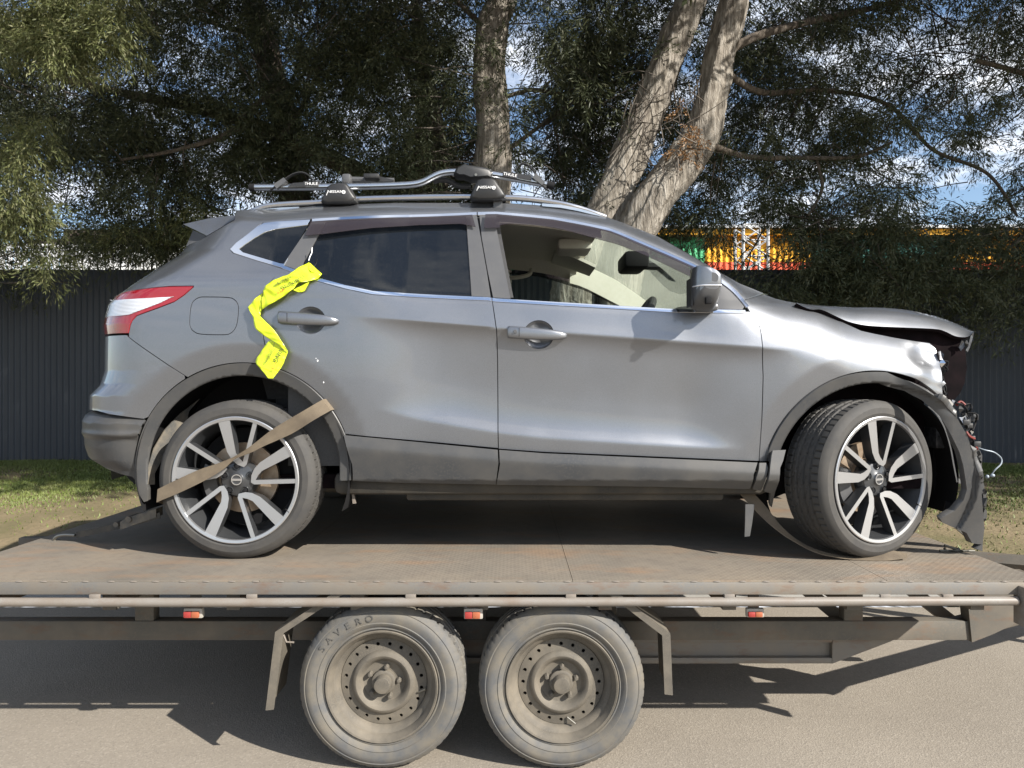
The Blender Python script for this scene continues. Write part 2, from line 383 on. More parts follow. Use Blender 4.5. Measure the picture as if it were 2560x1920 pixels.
def sheet(name, xs, ys, zf, mat):
    v = [(x, y, float(zf(x, y))) for y in ys for x in xs]; n = len(xs)
    f = [(j*n+i, j*n+i+1, (j+1)*n+i+1, (j+1)*n+i) for j in range(len(ys)-1) for i in range(n-1)]
    o = mesh_obj(name, v, f, mat, None, True, None); return tag(o, kind='structure')
sheet('road', [-XE, -20, -6, 0, 6, 20, XE], [-XE, -20, -3, 2, ROADY], lambda x, y: 0., M['road'])
sheet('gutter', np.linspace(-60, 60, 41), [ROADY, GUTY], lambda x, y: .004 - (.02 if y > ROADY+.2 else 0) + .01, M['concrete'])
mb = MB()
for i in range(24):
    x0 = -29+i*2.42; mb.bbox((x0, GUTY, -.1), (x0+2.41, KERBY, .135), .02)
tag(mb.build('kerb', M['concrete']), kind='structure')
xs = np.concatenate([[-XE, -60], np.linspace(-14, 14, 57), [60, XE]]); ys = np.concatenate([np.linspace(KERBY-.002, FENCEY+1, 22), [14, 30, 90, XE]])
sheet('verge', xs, ys, vz, M['soil'])

# grass on the verge: blades
def blades(name, n, xr, yr, hmin, hmax, mat, dens):
    x = RNG.uniform(*xr, n*3); y = RNG.uniform(*yr, n*3)
    k = dens(x, y) > RNG.random(n*3); x = x[k][:n]; y = y[k][:n]; n = len(x)
    h = RNG.uniform(hmin, hmax, n); a = RNG.uniform(0, 2*np.pi, n); w = RNG.uniform(.004, .009, n)
    le = RNG.uniform(.1, .9, n)*h; la = RNG.uniform(0, 2*np.pi, n); z = vz(x, y)-.004
    v = np.empty((n, 3, 3)); v[:, 0] = np.stack([x-np.cos(a)*w, y-np.sin(a)*w, z], 1); v[:, 1] = np.stack([x+np.cos(a)*w, y+np.sin(a)*w, z], 1)
    v[:, 2] = np.stack([x+np.cos(la)*le, y+np.sin(la)*le, z+h], 1)
    me = bpy.data.meshes.new(name); me.vertices.add(n*3); me.vertices.foreach_set('co', v.ravel()); me.loops.add(n*3)
    me.loops.foreach_set('vertex_index', np.arange(n*3, dtype=np.int32)); me.polygons.add(n); me.polygons.foreach_set('loop_start', np.arange(0, n*3, 3, dtype=np.int32))
    me.update(calc_edges=True); me.materials.append(mat); o = bpy.data.objects.new(name, me); COL.objects.link(o); return o
m = Mat('grass_blade', (.10, .14, .03), .6); f = m.noise(1.3, 5); f2 = m.noise(40, 3)
m.color(m.mix(m.math('MULTIPLY', f2, .6), m.ramp(f, [(.35, (.095, .140, .024)), (.60, (.140, .165, .040)), (.78, (.19, .16, .08))]), (.12, .155, .045))); M['grass'] = m.m
def gd(x, y):
    t = (y-KERBY)/(FENCEY-KERBY); p_ = .5+.5*np.sin(x*1.7+1.2*np.sin(y*2.1))*np.sin(y*1.9+x*.6)
    return np.clip(.05+2.4*np.clip(t-.32, 0, 1), .03, 1)*np.clip(1.9*p_-.35, .10, 1)
tag(blades('grass', 190000, (-7.5, 8), (KERBY+.05, FENCEY-.05), .012, .036, M['grass'], gd), 'short patchy green and straw coloured grass along the fence', 'grass', kind='stuff')

# ------------------------------------------------------------------ corrugated fence
m = Mat('slate_blue_fence_steel', (.045, .056, .068), .55); f = m.noise(1.2, 6, vec=m.coord((1, 1, .25)))
m.color(m.ramp(f, [(.3, (.033, .041, .053)), (.7, (.046, .055, .068))])); M['fence'] = m.m
fence = empty('corrugated_fence', (0, FENCEY, .47)); tag(fence, 'dark slate blue corrugated steel fence behind the trailer', 'fence')
PIT = .076; SW = PIT*10; FT = 2.87
fx = -15*SW
sheetme = None
for i in range(30):
    n = 10*6+1; t_ = np.linspace(0, SW, n); yy = .012*np.cos(t_/PIT*2*np.pi)
    if sheetme is None:
        v = [(a, b, 0) for a, b in zip(t_, yy)]+[(a, b, 2.42) for a, b in zip(t_, yy)]
        v += [(a, b+.0012, 0) for a, b in zip(t_, yy)]+[(a, b+.0012, 2.42) for a, b in zip(t_, yy)]
        f = [(k, k+1, n+k+1, n+k) for k in range(n-1)]+[(2*n+k, 3*n+k, 3*n+k+1, 2*n+k+1) for k in range(n-1)]+[(n+k, n+k+1, 3*n+k+1, 3*n+k) for k in range(n-1)]
        o = mesh_obj('fence_sheet', v, f, M['fence'], fence, True, 50); sheetme = o.data
    else:
        o = bpy.data.objects.new('fence_sheet', sheetme); COL.objects.link(o); place(o, fence)
    o.location = (fx+i*SW, FENCEY+(.0016 if i % 2 else 0), .455)
MB().box((-12, FENCEY+.014, .9), (12, FENCEY+.05, .95)).build('fence_rail', M['fence'], fence)
MB().box((-12, FENCEY+.014, 2.6), (12, FENCEY+.05, 2.65)).build('fence_rail', M['fence'], fence)
for i in range(10): MB().box((-11+i*2.4, FENCEY+.052, .3), (-10.94+i*2.4, FENCEY+.11, 2.8)).build('fence_post', M['fence'], fence)

# ------------------------------------------------------------------ buildings beyond the fence
def corr(name, x0, x1, y, z0, z1, mat, parent, pitch=.2, amp=.03):
    n = max(int((x1-x0)/pitch*6), 2)+1; t_ = np.linspace(x0, x1, n); yy = y+amp*np.cos((t_-x0)/pitch*2*np.pi)
    v = [(a, b, z0) for a, b in zip(t_, yy)]+[(a, b, z1) for a, b in zip(t_, yy)]
    return mesh_obj(name, v, [(k, k+1, n+k+1, n+k) for k in range(n-1)], mat, parent, True, 60)
def bl(name, c, r=.6): return noisy(name, c, tuple(x*1.15 for x in c), 2, r).m
M['yel'] = bl('yellow_shed_paint', (.72, .36, .012)); M['red'] = bl('red_shed_paint', (.60, .085, .03)); M['grn'] = bl('green_shed_paint', (.045, .30, .13)); M['teal'] = bl('teal_shed_paint', (.025, .14, .115))
M['roofgrey'] = bl('grey_shed_roof', (.42, .43, .44)); M['white'] = bl('white_steel_wall', (.70, .71, .70)); M['darkroof'] = bl('dark_brown_roof', (.045, .035, .03), .8); M['brick'] = bl('dark_brick_wall', (.10, .075, .06), .9)
BY = 24.0
shed = empty('striped_shed', (6, BY, .4)); tag(shed, 'long yellow, red and green corrugated shed beyond the fence on the right', 'shed')
def bx(u): return (u-CX)*BY/FPX
def bz(v): return CAMH-(v-CY)*BY/FPX
segs = [(1150, 1640, 'grn', 'grn'), (1640, 1762, 'grn', 'grn'), (1762, 2030, 'yel', 'red'), (2030, 2375, 'teal', 'teal'), (2375, 2500, 'yel', 'red'), (2500, 3100, 'yel', 'red')]
for a, b, cu, cl in segs:
    corr('wall_panel', bx(a), bx(b), BY, bz(655), bz(592), M[cu], shed); corr('lower_wall_panel', bx(a), bx(b), BY, 0, bz(655)-.004, M[cl], shed)
MB().box((bx(1150), BY-.35, bz(592)), (bx(3100), BY-.05, bz(578))).build('fascia', M['yel'], shed)
MB().add([(bx(1140), BY-.5, bz(577)), (bx(3110), BY-.5, bz(577)), (bx(3110), BY+9, bz(540)), (bx(1140), BY+9, bz(540))], [(0, 1, 2, 3)]).build('roof', M['roofgrey'], shed)
MB().box((bx(1150), BY+.1, 0), (bx(3100), BY+9, bz(560))).build('inner_wall', M['roofgrey'], shed)
# lattice mast
mast = empty('lattice_mast', (0, 15, .4)); tag(mast, 'pale steel lattice mast standing behind the fence beside the yellow shed', 'mast')
MY = 15.0
def mp_(u, v, dy=0): return W(u, v, MY)+Vector((0, dy, 0))
for u in (1858, 1920):
    for dy in (0, .55): MB().tube([mp_(u, 900, dy), mp_(u, 560, dy)], .035, 8).build('mast_leg', M['roofgrey'], mast)
k = 0
for v in range(560, 760, 40):
    for dy in (0, .55):
        MB().tube([mp_(1858, v, dy), mp_(1920, v+40, dy)], .018, 6).build('brace', M['roofgrey'], mast)
        MB().tube([mp_(1920, v, dy), mp_(1858, v+40, dy)], .018, 6).build('brace', M['roofgrey'], mast)
    MB().tube([mp_(1858, v, 0), mp_(1920, v, 0)], .018, 6).build('strut', M['roofgrey'], mast)
# low dark-roofed building and pale fence on the left
hs = empty('dark_roofed_building', (-7, 16, .4)); tag(hs, 'low dark brick building with brown roof beyond the fence on the left', 'building')
HY = 17.0
def hx(u): return (u-CX)*HY/FPX
def hz(v): return CAMH-(v-CY)*HY/FPX
MB().box((hx(120), HY+.6, 0), (hx(930), HY+5, hz(560))).build('wall', M['brick'], hs)
MB().add([(hx(60), HY, hz(618)), (hx(960), HY, hz(618)), (hx(960), HY, hz(600)), (hx(60), HY, hz(600)), (hx(120), HY+3, hz(525)), (hx(930), HY+3, hz(525)), (hx(960), HY+6, hz(600)), (hx(60), HY+6, hz(600))],
         [(0, 1, 2, 3), (3, 2, 5, 4), (4, 5, 6, 7), (2, 6, 5), (3, 4, 7)]).build('roof', M['darkroof'], hs, False)
MB().box((hx(612), HY+2.6, hz(560)), (hx(660), HY+3.3, hz(510))).build('chimney', M['brick'], hs)
wf = empty('white_paling_fence', (-6, 13.5, .4)); tag(wf, 'white paling fence glimpsed above the dark fence at the left', 'fence')
pal = None
for i in range(75):
    if pal is None:
        pal = MB().box((0, 0, 0), (.11, .02, 3.75)).build('paling', M['white'], wf); o = pal
    else:
        o = bpy.data.objects.new('paling', pal.data); COL.objects.link(o); place(o, wf)
    o.location = (-13.2+i*.145, 13.5, .35)
for z in (3.3, 3.85): MB().box((-13.3, 13.524, z), (-2.3, 13.58, z+.09)).build('fence_rail', M['white'], wf)
# ------------------------------------------------------------------ trees
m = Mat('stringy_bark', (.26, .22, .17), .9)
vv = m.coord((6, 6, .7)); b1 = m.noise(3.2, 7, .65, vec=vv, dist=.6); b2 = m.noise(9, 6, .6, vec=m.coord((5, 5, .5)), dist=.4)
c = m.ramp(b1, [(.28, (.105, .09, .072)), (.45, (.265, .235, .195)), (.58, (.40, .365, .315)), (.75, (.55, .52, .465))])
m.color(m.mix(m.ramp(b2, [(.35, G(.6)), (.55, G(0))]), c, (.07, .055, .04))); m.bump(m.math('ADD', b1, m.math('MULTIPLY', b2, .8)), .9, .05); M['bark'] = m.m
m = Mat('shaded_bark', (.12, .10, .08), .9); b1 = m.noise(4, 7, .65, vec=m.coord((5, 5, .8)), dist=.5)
m.color(m.ramp(b1, [(.3, (.05, .04, .032)), (.6, (.14, .115, .09)), (.8, (.22, .19, .15))])); m.bump(b1, .8, .03); M['bark2'] = m.m  # darker copy of the bark, shade put into its colour
def leafmat(name, c1, c2, c3):
    m = Mat(name, c1, .55)
    oi = m.n.new('ShaderNodeNewGeometry'); f = m.noise(1.4, 4); r = oi.outputs['Random Per Island']
    c = m.ramp(r, [(0, c1), (.55, c2), (1, c3)]); m.color(m.mix(m.math('MULTIPLY', f, .5), c, c1))
    tl = m.n.new('ShaderNodeBsdfTranslucent'); m.l.new(c, tl.inputs[0]); mx = m.n.new('ShaderNodeMixShader'); mx.inputs[0].default_value = .25
    m.l.new(m.b.outputs[0], mx.inputs[1]); m.l.new(tl.outputs[0], mx.inputs[2]); m.l.new(mx.outputs[0], m.n['Material Output'].inputs[0]); return m.m
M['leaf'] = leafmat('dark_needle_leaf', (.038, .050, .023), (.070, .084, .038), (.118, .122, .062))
M['leaf_lit'] = leafmat('sunlit_needle_leaf', (.095, .112, .038), (.150, .168, .062), (.215, .205, .10))  # brighter copy of the leaf, sunlight put into its colour for hanging sprays
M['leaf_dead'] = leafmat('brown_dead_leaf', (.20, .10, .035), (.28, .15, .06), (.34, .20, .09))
M['twig'] = noisy('grey_twig', (.06, .05, .042), (.13, .11, .09), 30, .9).m

def vnoise(p_, seed):
    """cheap smooth value noise, p_ (n,3)"""
    r = np.random.default_rng(seed); T = r.random((32, 32, 32)); q = np.floor(p_).astype(int); f = p_-q; f = f*f*(3-2*f); o = 0
    for dx in (0, 1):
        for dy in (0, 1):
            for dz in (0, 1):
                w = (f[:, 0] if dx else 1-f[:, 0])*(f[:, 1] if dy else 1-f[:, 1])*(f[:, 2] if dz else 1-f[:, 2])
                o = o+w*T[(q[:, 0]+dx) % 32, (q[:, 1]+dy) % 32, (q[:, 2]+dz) % 32]
    return o
def trunk_mesh(path, seed, n=26, rough=.10, sub=14):
    """path: list of (Vector, radius) -> knobbly tapered limb"""
    P = spline([q[0] for q in path], sub); ts = np.linspace(0, len(path)-1, len(P)); R = np.interp(ts, range(len(path)), [q[1] for q in path])
    r_ = np.random.default_rng(seed); ph = r_.uniform(0, 6.28, 12); v = []; prev = None
    for i, p_ in enumerate(P):
        t = (P[min(i+1, len(P)-1)]-P[max(i-1, 0)]).normalized()
        a = t.cross(Vector((0, 1, 0))) if prev is None else prev-t*prev.dot(t)
        if a.length < 1e-4: a = t.cross(Vector((1, 0, 0)))
        a.normalize(); b = a.cross(t); prev = a; s = i/ sub
        for k in range(n):
            w = 2*math.pi*k/n
            d = 1+rough*(math.sin(3*w+ph[0]+s*1.1)*.5+math.sin(5*w+ph[1]-s*.9)*.5+math.sin(9*w+ph[2]+s*1.7)*.45+math.sin(14*w+ph[5]-s*2.3)*.3+math.sin(2*w+ph[3]+s*3.1)*.6*math.sin(s*2.3+ph[4])) + rough*.35*r_.standard_normal()*.5
            v.append(p_+(a*math.cos(w)+b*math.sin(w))*R[i]*d)
    f = [(i*n+k, i*n+(k+1) % n, (i+1)*n+(k+1) % n, (i+1)*n+k) for i in range(len(P)-1) for k in range(n)]
    f.append(tuple(range((len(P)-1)*n, len(P)*n))); return v, f
def leaves(name, cen, rad, nleaf, L, Wd, mat, parent, droop=.45, seed=3, dirs=None, flat=.5):
    """foliage sprays: every cluster is a bundle of twigs set with small leaf faces"""
    r = np.random.default_rng(seed); N = len(cen); TW = 5; per = max(nleaf//TW, 1)
    rad = np.broadcast_to(rad, (N,))
    d = r.standard_normal((N, TW, 3)); d[..., 2] = d[..., 2]*flat - droop
    if dirs is not None: d += dirs[:, None, :]
    d /= np.linalg.norm(d, axis=2, keepdims=True)
    t = r.random((N, TW, per))**.7
    base = cen[:, None, None, :] + d[:, :, None, :]*(t*rad[:, None, None])[..., None]
    base = base + np.array([0, 0, -1.])*(t**2*rad[:, None, None]*droop*.6)[..., None]
    base = base + r.standard_normal(base.shape)*(rad[:, None, None, None]*.075)
    ax = d[:, :, None, :]*1.0 + np.array([0, 0, -.35]) + r.standard_normal(base.shape)*.48; ax /= np.linalg.norm(ax, axis=3, keepdims=True)
    sd = np.cross(ax, r.standard_normal(base.shape)); sd /= np.linalg.norm(sd, axis=3, keepdims=True)+1e-9
    ln = L*r.uniform(.6, 1.35, base.shape[:3])[..., None]; wd = Wd*r.uniform(.6, 1.3, base.shape[:3])[..., None]
    B = base.reshape(-1, 3); A = (ax*ln).reshape(-1, 3); S_ = (sd*wd*.5).reshape(-1, 3); n = len(B)
    v = np.empty((n, 4, 3), dtype=np.float32); v[:, 0] = B; v[:, 1] = B+A*.5+S_; v[:, 2] = B+A; v[:, 3] = B+A*.5-S_
    return quad_obj(name, v, mat, parent)
def quad_obj(name, v, mat, parent):
    n = len(v); me = bpy.data.meshes.new(name); me.vertices.add(n*4); me.vertices.foreach_set('co', v.astype(np.float32).ravel()); me.loops.add(n*4)
    me.loops.foreach_set('vertex_index', np.arange(n*4, dtype=np.int32)); me.polygons.add(n); me.polygons.foreach_set('loop_start', np.arange(0, n*4, 4, dtype=np.int32))
    me.update(calc_edges=True); me.materials.append(mat); o = bpy.data.objects.new(name, me); COL.objects.link(o); place(o, parent); o['kind'] = 'stuff'; return o
def twigs(name, cen, root, mat, parent, seed):
    """thin branchlets, each as a three-sided tapering stick from near a limb point to a spray"""
    r = np.random.default_rng(seed); N = len(cen); K = 5; V = []; F = []
    a = root; b = cen; mid = (a+b)/2+r.standard_normal(a.shape)*.12*np.linalg.norm(b-a, axis=1, keepdims=True)
    for i in range(N):
        pts = [(1-t)**2*a[i]+2*t*(1-t)*mid[i]+t*t*b[i] for t in np.linspace(0, 1, K)]; k0 = len(V); L = np.linalg.norm(b[i]-a[i]); r0 = .004+.008*min(L, 1.6)
        u = np.cross(b[i]-a[i], [.3, .2, .9]); u /= np.linalg.norm(u)+1e-9; w = np.cross(b[i]-a[i], u); w /= np.linalg.norm(w)+1e-9
        for j, q in enumerate(pts):
            rr = r0*(1-j/(K-1)*.8)
            for k in range(3): V.append(q+rr*(u*math.cos(2.094*k)+w*math.sin(2.094*k)))
        for j in range(K-1):
            for k in range(3): F.append((k0+j*3+k, k0+j*3+(k+1) % 3, k0+(j+1)*3+(k+1) % 3, k0+(j+1)*3+k))
    o = mesh_obj(name, V, F, mat, parent, True, None); o['kind'] = 'stuff'; return o

# gaps through which the sky shows between the boughs (direction from the road, real clusters simply are not there)
GAPS = [(40, 655, 85, 42), (230, 650, 90, 34), (370, 652, 80, 32), (560, 70, 95, 38), (700, 140, 45, 55), (400, 195, 130, 32), (470, 290, 90, 34), (190, 440, 60, 55), (540, 340, 40, 60), (640, 505, 180, 26), (80, 420, 50, 40),
        (950, 330, 38, 50), (890, 415, 70, 36), (1330, 190, 38, 55), (1330, 300, 30, 30), (1340, 470, 80, 40), (1640, 390, 60, 45), (1725, 430, 32, 80), (2060, 110, 80, 42), (1190, 100, 14, 90),
        (2160, 240, 90, 30), (2260, 350, 95, 46), (2400, 440, 110, 52), (1990, 330, 70, 26), (2040, 470, 60, 40), (2510, 330, 60, 80), (2480, 190, 50, 40), (1540, 200, 36, 60), (2240, 90, 70, 30), (1790, 90, 20, 50), (300, 520, 90, 30), (1700, 600, 75, 50), (1810, 625, 60, 60), (1890, 600, 55, 90), (1975, 640, 55, 45), (2440, 640, 50, 40), (1860, 480, 40, 60), (760, 60, 50, 40), (860, 250, 40, 30)]
def gapmask(c):
    u = CX+c[:, 0]/c[:, 1]*FPX; v = CY-(c[:, 2]-CAMH)/c[:, 1]*FPX; k = np.ones(len(c))
    for a, b, ru, rv in GAPS:
        d = ((u-a)/ru)**2+((v-b)/rv)**2; k = np.minimum(k, np.clip((d-.55)/.8, .03, 1))
    return k, u, v
def crown(n, xr, yr, zr, seed, thr=.42, low=None):
    r = np.random.default_rng(seed); c = np.stack([r.uniform(*xr, n*6), r.uniform(*yr, n*6), r.uniform(*zr, n*6)], 1)
    nz = vnoise(c*np.array([.9, .8, 1.5]), 5)*.6+vnoise(c*np.array([2.2, 1.8, 3.6]), 6)*.4
    k, u, v = gapmask(c); keep = (nz > thr) & (r.random(len(c)) < k)
    if low is not None: keep &= c[:, 2] > low(c[:, 0]) + .35*np.sin(c[:, 0]*3.1+seed) * 1.0
    return c[keep][:n]
LOWX = [-8, -5.5, -4.6, -3.6, -2.5, 0, 1.2, 2.0, 2.6, 3.6, 4.6, 6, 9]; LOWZ = [2.5, 2.7, 3.15, 3.3, 3.35, 3.45, 3.4, 2.95, 2.45, 2.2, 2.45, 2.2, 2.2]
lowf = lambda x: np.interp(x, LOWX, LOWZ)

TREES = []
def tree(name, label, stems, limbs, n, xr, yr, zr, seed, bark, thr=.40, leafL=.072, leafW=.0120, per=148, low=lowf, ntw=420):
    base = stems[0][0][0]; t = empty(name, (base.x, base.y, float(vz(base.x, base.y)))); tag(t, label, 'tree', 'trees along the fence')
    lp = []
    for i, s in enumerate(stems):
        v, f = trunk_mesh(s, seed*10+i, rough=.13); mesh_obj('trunk', v, f, M[bark], t, True, None); lp += [q[0] for q in spline([a[0] for a in s], 6)] if False else [np.array(x) for x in spline([a[0] for a in s], 6)]
    for i, s in enumerate(limbs):
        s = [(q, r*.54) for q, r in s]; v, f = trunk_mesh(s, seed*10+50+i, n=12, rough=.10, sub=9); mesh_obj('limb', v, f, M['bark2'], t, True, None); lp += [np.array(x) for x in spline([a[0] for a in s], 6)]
    c = crown(n, xr, yr, zr, seed, thr, low)
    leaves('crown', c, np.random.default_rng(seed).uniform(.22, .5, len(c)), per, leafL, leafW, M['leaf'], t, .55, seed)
    LP = np.array(lp); k = np.random.default_rng(seed+1).permutation(len(c))[:ntw]
    if len(k):
        cc = c[k]; j = np.argmin(((cc[:, None, :]-LP[None])**2).sum(2), 1); rt = LP[j]; far = np.linalg.norm(rt-cc, axis=1); s_ = np.minimum(1, np.random.default_rng(seed+9).uniform(.35, .8, len(cc))/np.maximum(far, .01)); rt = cc+(rt-cc)*s_[:, None]+np.random.default_rng(seed+8).normal(0, .16, cc.shape)
        twigs('branchlets', cc, rt, M['twig'], t, seed+2)
    return t
def pw(*a): return [(W(u, v, Y), r) for u, v, Y, r in a]
# upright pale trunk
tree('upright_bark_tree', 'tall tree with pale upright fibrous trunk behind the car roof', [pw((1230, 1225, 7.4, .30), (1230, 1030, 7.4, .25), (1228, 800, 7.4, .205), (1234, 500, 7.4, .178), (1236, 330, 7.4, .168), (1222, 180, 7.4, .165), (1232, 60, 7.45, .15), (1270, -60, 7.5, .14), (1300, -400, 7.6, .12), (1280, -800, 7.7, .07))],
     [pw((1240, 250, 7.4, .05), (1330, 225, 7.7, .04), (1400, 235, 8.0, .03)), pw((1232, 90, 7.4, .06), (1160, 20, 7.5, .05), (1080, -60, 7.6, .04)), pw((1235, 400, 7.5, .05), (1330, 330, 7.9, .04), (1420, 260, 8.3, .03))],
     780, (-2.2, 1.6), (7.0, 10.2), (2.6, 6.5), 21, 'bark')
# twin leaning trunks
tree('leaning_twin_tree', 'twin stemmed tree with two leaning shaggy trunks behind the windscreen', [
     pw((1450, 1240, 7.3, .33), (1442, 1010, 7.3, .27), (1432, 800, 7.2, .24), (1450, 690, 7.15, .21), (1520, 520, 7.1, .175), (1572, 390, 7.1, .175), (1630, 250, 7.1, .165), (1690, 100, 7.1, .16), (1735, -20, 7.1, .15), (1790, -300, 7.2, .12), (1800, -700, 7.3, .06)),
     pw((1490, 1240, 7.2, .30), (1510, 1010, 7.15, .25), (1540, 800, 7.05, .21), (1560, 660, 7.0, .19), (1610, 540, 6.95, .185), (1690, 430, 6.95, .175), (1752, 340, 6.95, .155), (1782, 230, 6.95, .15), (1800, 130, 6.95, .145), (1838, 0, 6.95, .14), (1900, -300, 7.0, .11), (1960, -700, 7.1, .06))],
     [pw((1770, 190, 7., .09), (1850, 110, 7.2, .08), (2000, 60, 7.5, .07), (2213, 11, 7.9, .055), (2400, -60, 8.3, .04)), pw((1750, 350, 7, .06), (1860, 390, 7.3, .05), (2000, 395, 7.6, .045), (2142, 392, 7.8, .04), (2230, 355, 8.0, .03)),
      pw((1790, 160, 7, .07), (1900, 230, 7.6, .06), (2060, 225, 8.2, .05), (2220, 262, 8.6, .045), (2332, 374, 8.6, .04), (2468, 434, 8.5, .035), (2544, 542, 8.4, .025)), pw((2040, 395, 7.7, .03), (2055, 470, 7.7, .03), (2020, 540, 7.7, .025))],
     1250, (.6, 4.3), (7.2, 10.5), (2.0, 6.5), 22, 'bark')
# dark leaning tree on the left
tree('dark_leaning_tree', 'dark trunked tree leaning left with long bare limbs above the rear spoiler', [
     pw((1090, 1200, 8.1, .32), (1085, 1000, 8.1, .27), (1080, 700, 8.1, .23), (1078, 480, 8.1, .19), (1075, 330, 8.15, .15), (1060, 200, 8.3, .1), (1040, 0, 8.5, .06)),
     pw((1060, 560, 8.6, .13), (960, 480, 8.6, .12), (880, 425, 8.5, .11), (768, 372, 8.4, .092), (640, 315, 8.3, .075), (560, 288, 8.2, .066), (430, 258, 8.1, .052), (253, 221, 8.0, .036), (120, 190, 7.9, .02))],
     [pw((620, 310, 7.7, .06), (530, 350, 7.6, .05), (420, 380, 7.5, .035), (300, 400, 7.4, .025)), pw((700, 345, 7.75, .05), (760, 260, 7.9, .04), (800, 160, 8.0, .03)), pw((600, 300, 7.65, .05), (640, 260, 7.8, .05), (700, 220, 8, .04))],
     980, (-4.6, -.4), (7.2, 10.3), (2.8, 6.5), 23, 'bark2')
# forked tree further left
tree('forked_tree', 'forked grey trunk rising at the upper left among dark foliage', [
     pw((765, 1150, 9.6, .28), (760, 1000, 9.6, .24), (745, 600, 9.5, .20), (720, 330, 9.4, .18), (690, 230, 9.3, .17), (672, 150, 9.2, .165), (650, 60, 9.2, .15), (622, -20, 9.2, .13), (560, -300, 9.2, .09))],
     [pw((650, 90, 9.2, .07), (570, 70, 9.1, .055), (480, 42, 9.0, .045), (380, 30, 8.9, .03))],
     760, (-6.6, -2.6), (7.6, 10.8), (2.6, 6.5), 24, 'bark2')
# trees at both edges of the frame (trunks outside the picture)
tree('drooping_tree', 'drooping olive green tree at the left edge with hanging sunlit sprays', [pw((-425, 1230, 7.2, .3), (-420, 1010, 7.2, .25), (-400, 400, 7.2, .2), (-330, 0, 7.1, .16), (-260, -400, 7., .1))],
     [pw((-390, 300, 7.2, .08), (-200, 140, 6.8, .06), (0, 80, 6.5, .05), (180, 60, 6.3, .03)), pw((-395, 500, 7.2, .07), (-200, 420, 6.9, .05), (-20, 420, 6.7, .03))],
     760, (-8.4, -4.2), (6.6, 10.), (2.5, 6.5), 25, 'bark2')
tree('spreading_tree', 'dense dark tree spreading in from the right edge above the bonnet', [pw((2965, 1200, 8.2, .32), (2960, 1010, 8.2, .28), (2930, 400, 8.2, .23), (2860, 0, 8.1, .18), (2800, -400, 8., .1))],
     [pw((2930, 420, 8.2, .1), (2760, 300, 8., .08), (2600, 200, 7.9, .06), (2440, 150, 7.8, .04)), pw((2930, 500, 8.2, .1), (2740, 480, 8.1, .07), (2600, 560, 8.0, .05), (2500, 640, 8.0, .03))],
     1050, (3.8, 8.2), (7.2, 10.4), (2.0, 6.5), 26, 'bark2', thr=.36)

dl = [o for o in COL.objects if o.name == 'dark_leaning_tree'][0]
# sunlit hanging sprays of the left tree, low branches over the fence on the right, dead brown tuft
lt = [o for o in COL.objects if o.name == 'drooping_tree'][0]; st = [o for o in COL.objects if o.name == 'spreading_tree'][0]; tw_ = [o for o in COL.objects if o.name == 'leaning_twin_tree'][0]
def hang(boxes, seed):
    r = np.random.default_rng(seed); out = []
    for u0, u1, v0, v1, Y0, Y1, n in boxes:
        Y = r.uniform(Y0, Y1, n); u = r.uniform(u0, u1, n); v = r.uniform(v0, v1, n); out.append(np.stack([(u-CX)*Y/FPX, Y, CAMH-(v-CY)*Y/FPX], 1))
    return np.concatenate(out)
c = hang([(90, 330, -120, 120, 5.6, 6.3, 70), (-60, 130, 0, 90, 5.8, 6.4, 26), (120, 230, 60, 150, 5.6, 6.1, 14), (-40, 120, 260, 560, 6.1, 6.8, 58), (-60, 0, 600, 690, 6.2, 6.8, 5), (80, 130, 600, 680, 6.2, 6.8, 5), (200, 330, 520, 590, 7.2, 7.9, 9), (360, 560, 480, 590, 7.4, 8.2, 16)], 31)
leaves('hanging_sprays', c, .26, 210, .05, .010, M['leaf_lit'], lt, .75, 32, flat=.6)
c = hang([(1960, 2180, 640, 790, 7.3, 8.3, 46), (2180, 2330, 660, 740, 7.4, 8.3, 16), (2360, 2600, 560, 800, 7.2, 8.3, 52), (1980, 2040, 520, 640, 7.5, 8.4, 8), (1700, 1800, 430, 560, 7.6, 8.4, 12), (1640, 1730, 585, 640, 7.8, 8.4, 6), (2040, 2390, 580, 690, 7.4, 8.4, 44), (2480, 2620, 560, 690, 7.4, 8.4, 16), (1790, 1830, 560, 600, 7.8, 8.4, 2)], 33)
leaves('low_sprays', c, .27, 220, .05, .010, M['leaf'], st, .35, 34)
c = hang([(500, 760, 240, 400, 7.4, 8.1, 60), (760, 1000, 180, 420, 7.2, 8.0, 70), (250, 500, 160, 330, 7.2, 8.0, 46), (980, 1190, 60, 330, 7.0, 7.6, 50)], 51)
leaves('front_sprays', c, .30, 190, .05, .010, M['leaf'], dl, .3, 52)
c = hang([(1695, 1745, 335, 400, 6.7, 6.85, 7), (1690, 1725, 250, 320, 6.75, 6.9, 2)], 35)
leaves('dead_foliage', c, .16, 110, .03, .012, M['leaf_dead'], tw_, .5, 36)
c1 = hang([(1560, 1760, 180, 420, 6.7, 6.95, 70)], 37); c2 = c1+np.random.default_rng(38).normal(0, .22, c1.shape)-np.array([.05, 0, .25]); twigs('bare_twigs', c2, c1, M['twig'], tw_, 39)
# unseen upper canopy, added overhead to shade the fence, verge and lower foliage
r = np.random.default_rng(41); n = 1500
c = np.stack([r.uniform(-7, 13, n*2), r.uniform(3.5, 8.2, n*2), r.uniform(5.0, 8.8, n*2)], 1); e = np.stack([r.uniform(-7, 13, n), r.uniform(2.7, 4.2, n), r.uniform(5.5, 7.8, n)], 1); c = np.concatenate([c, e])
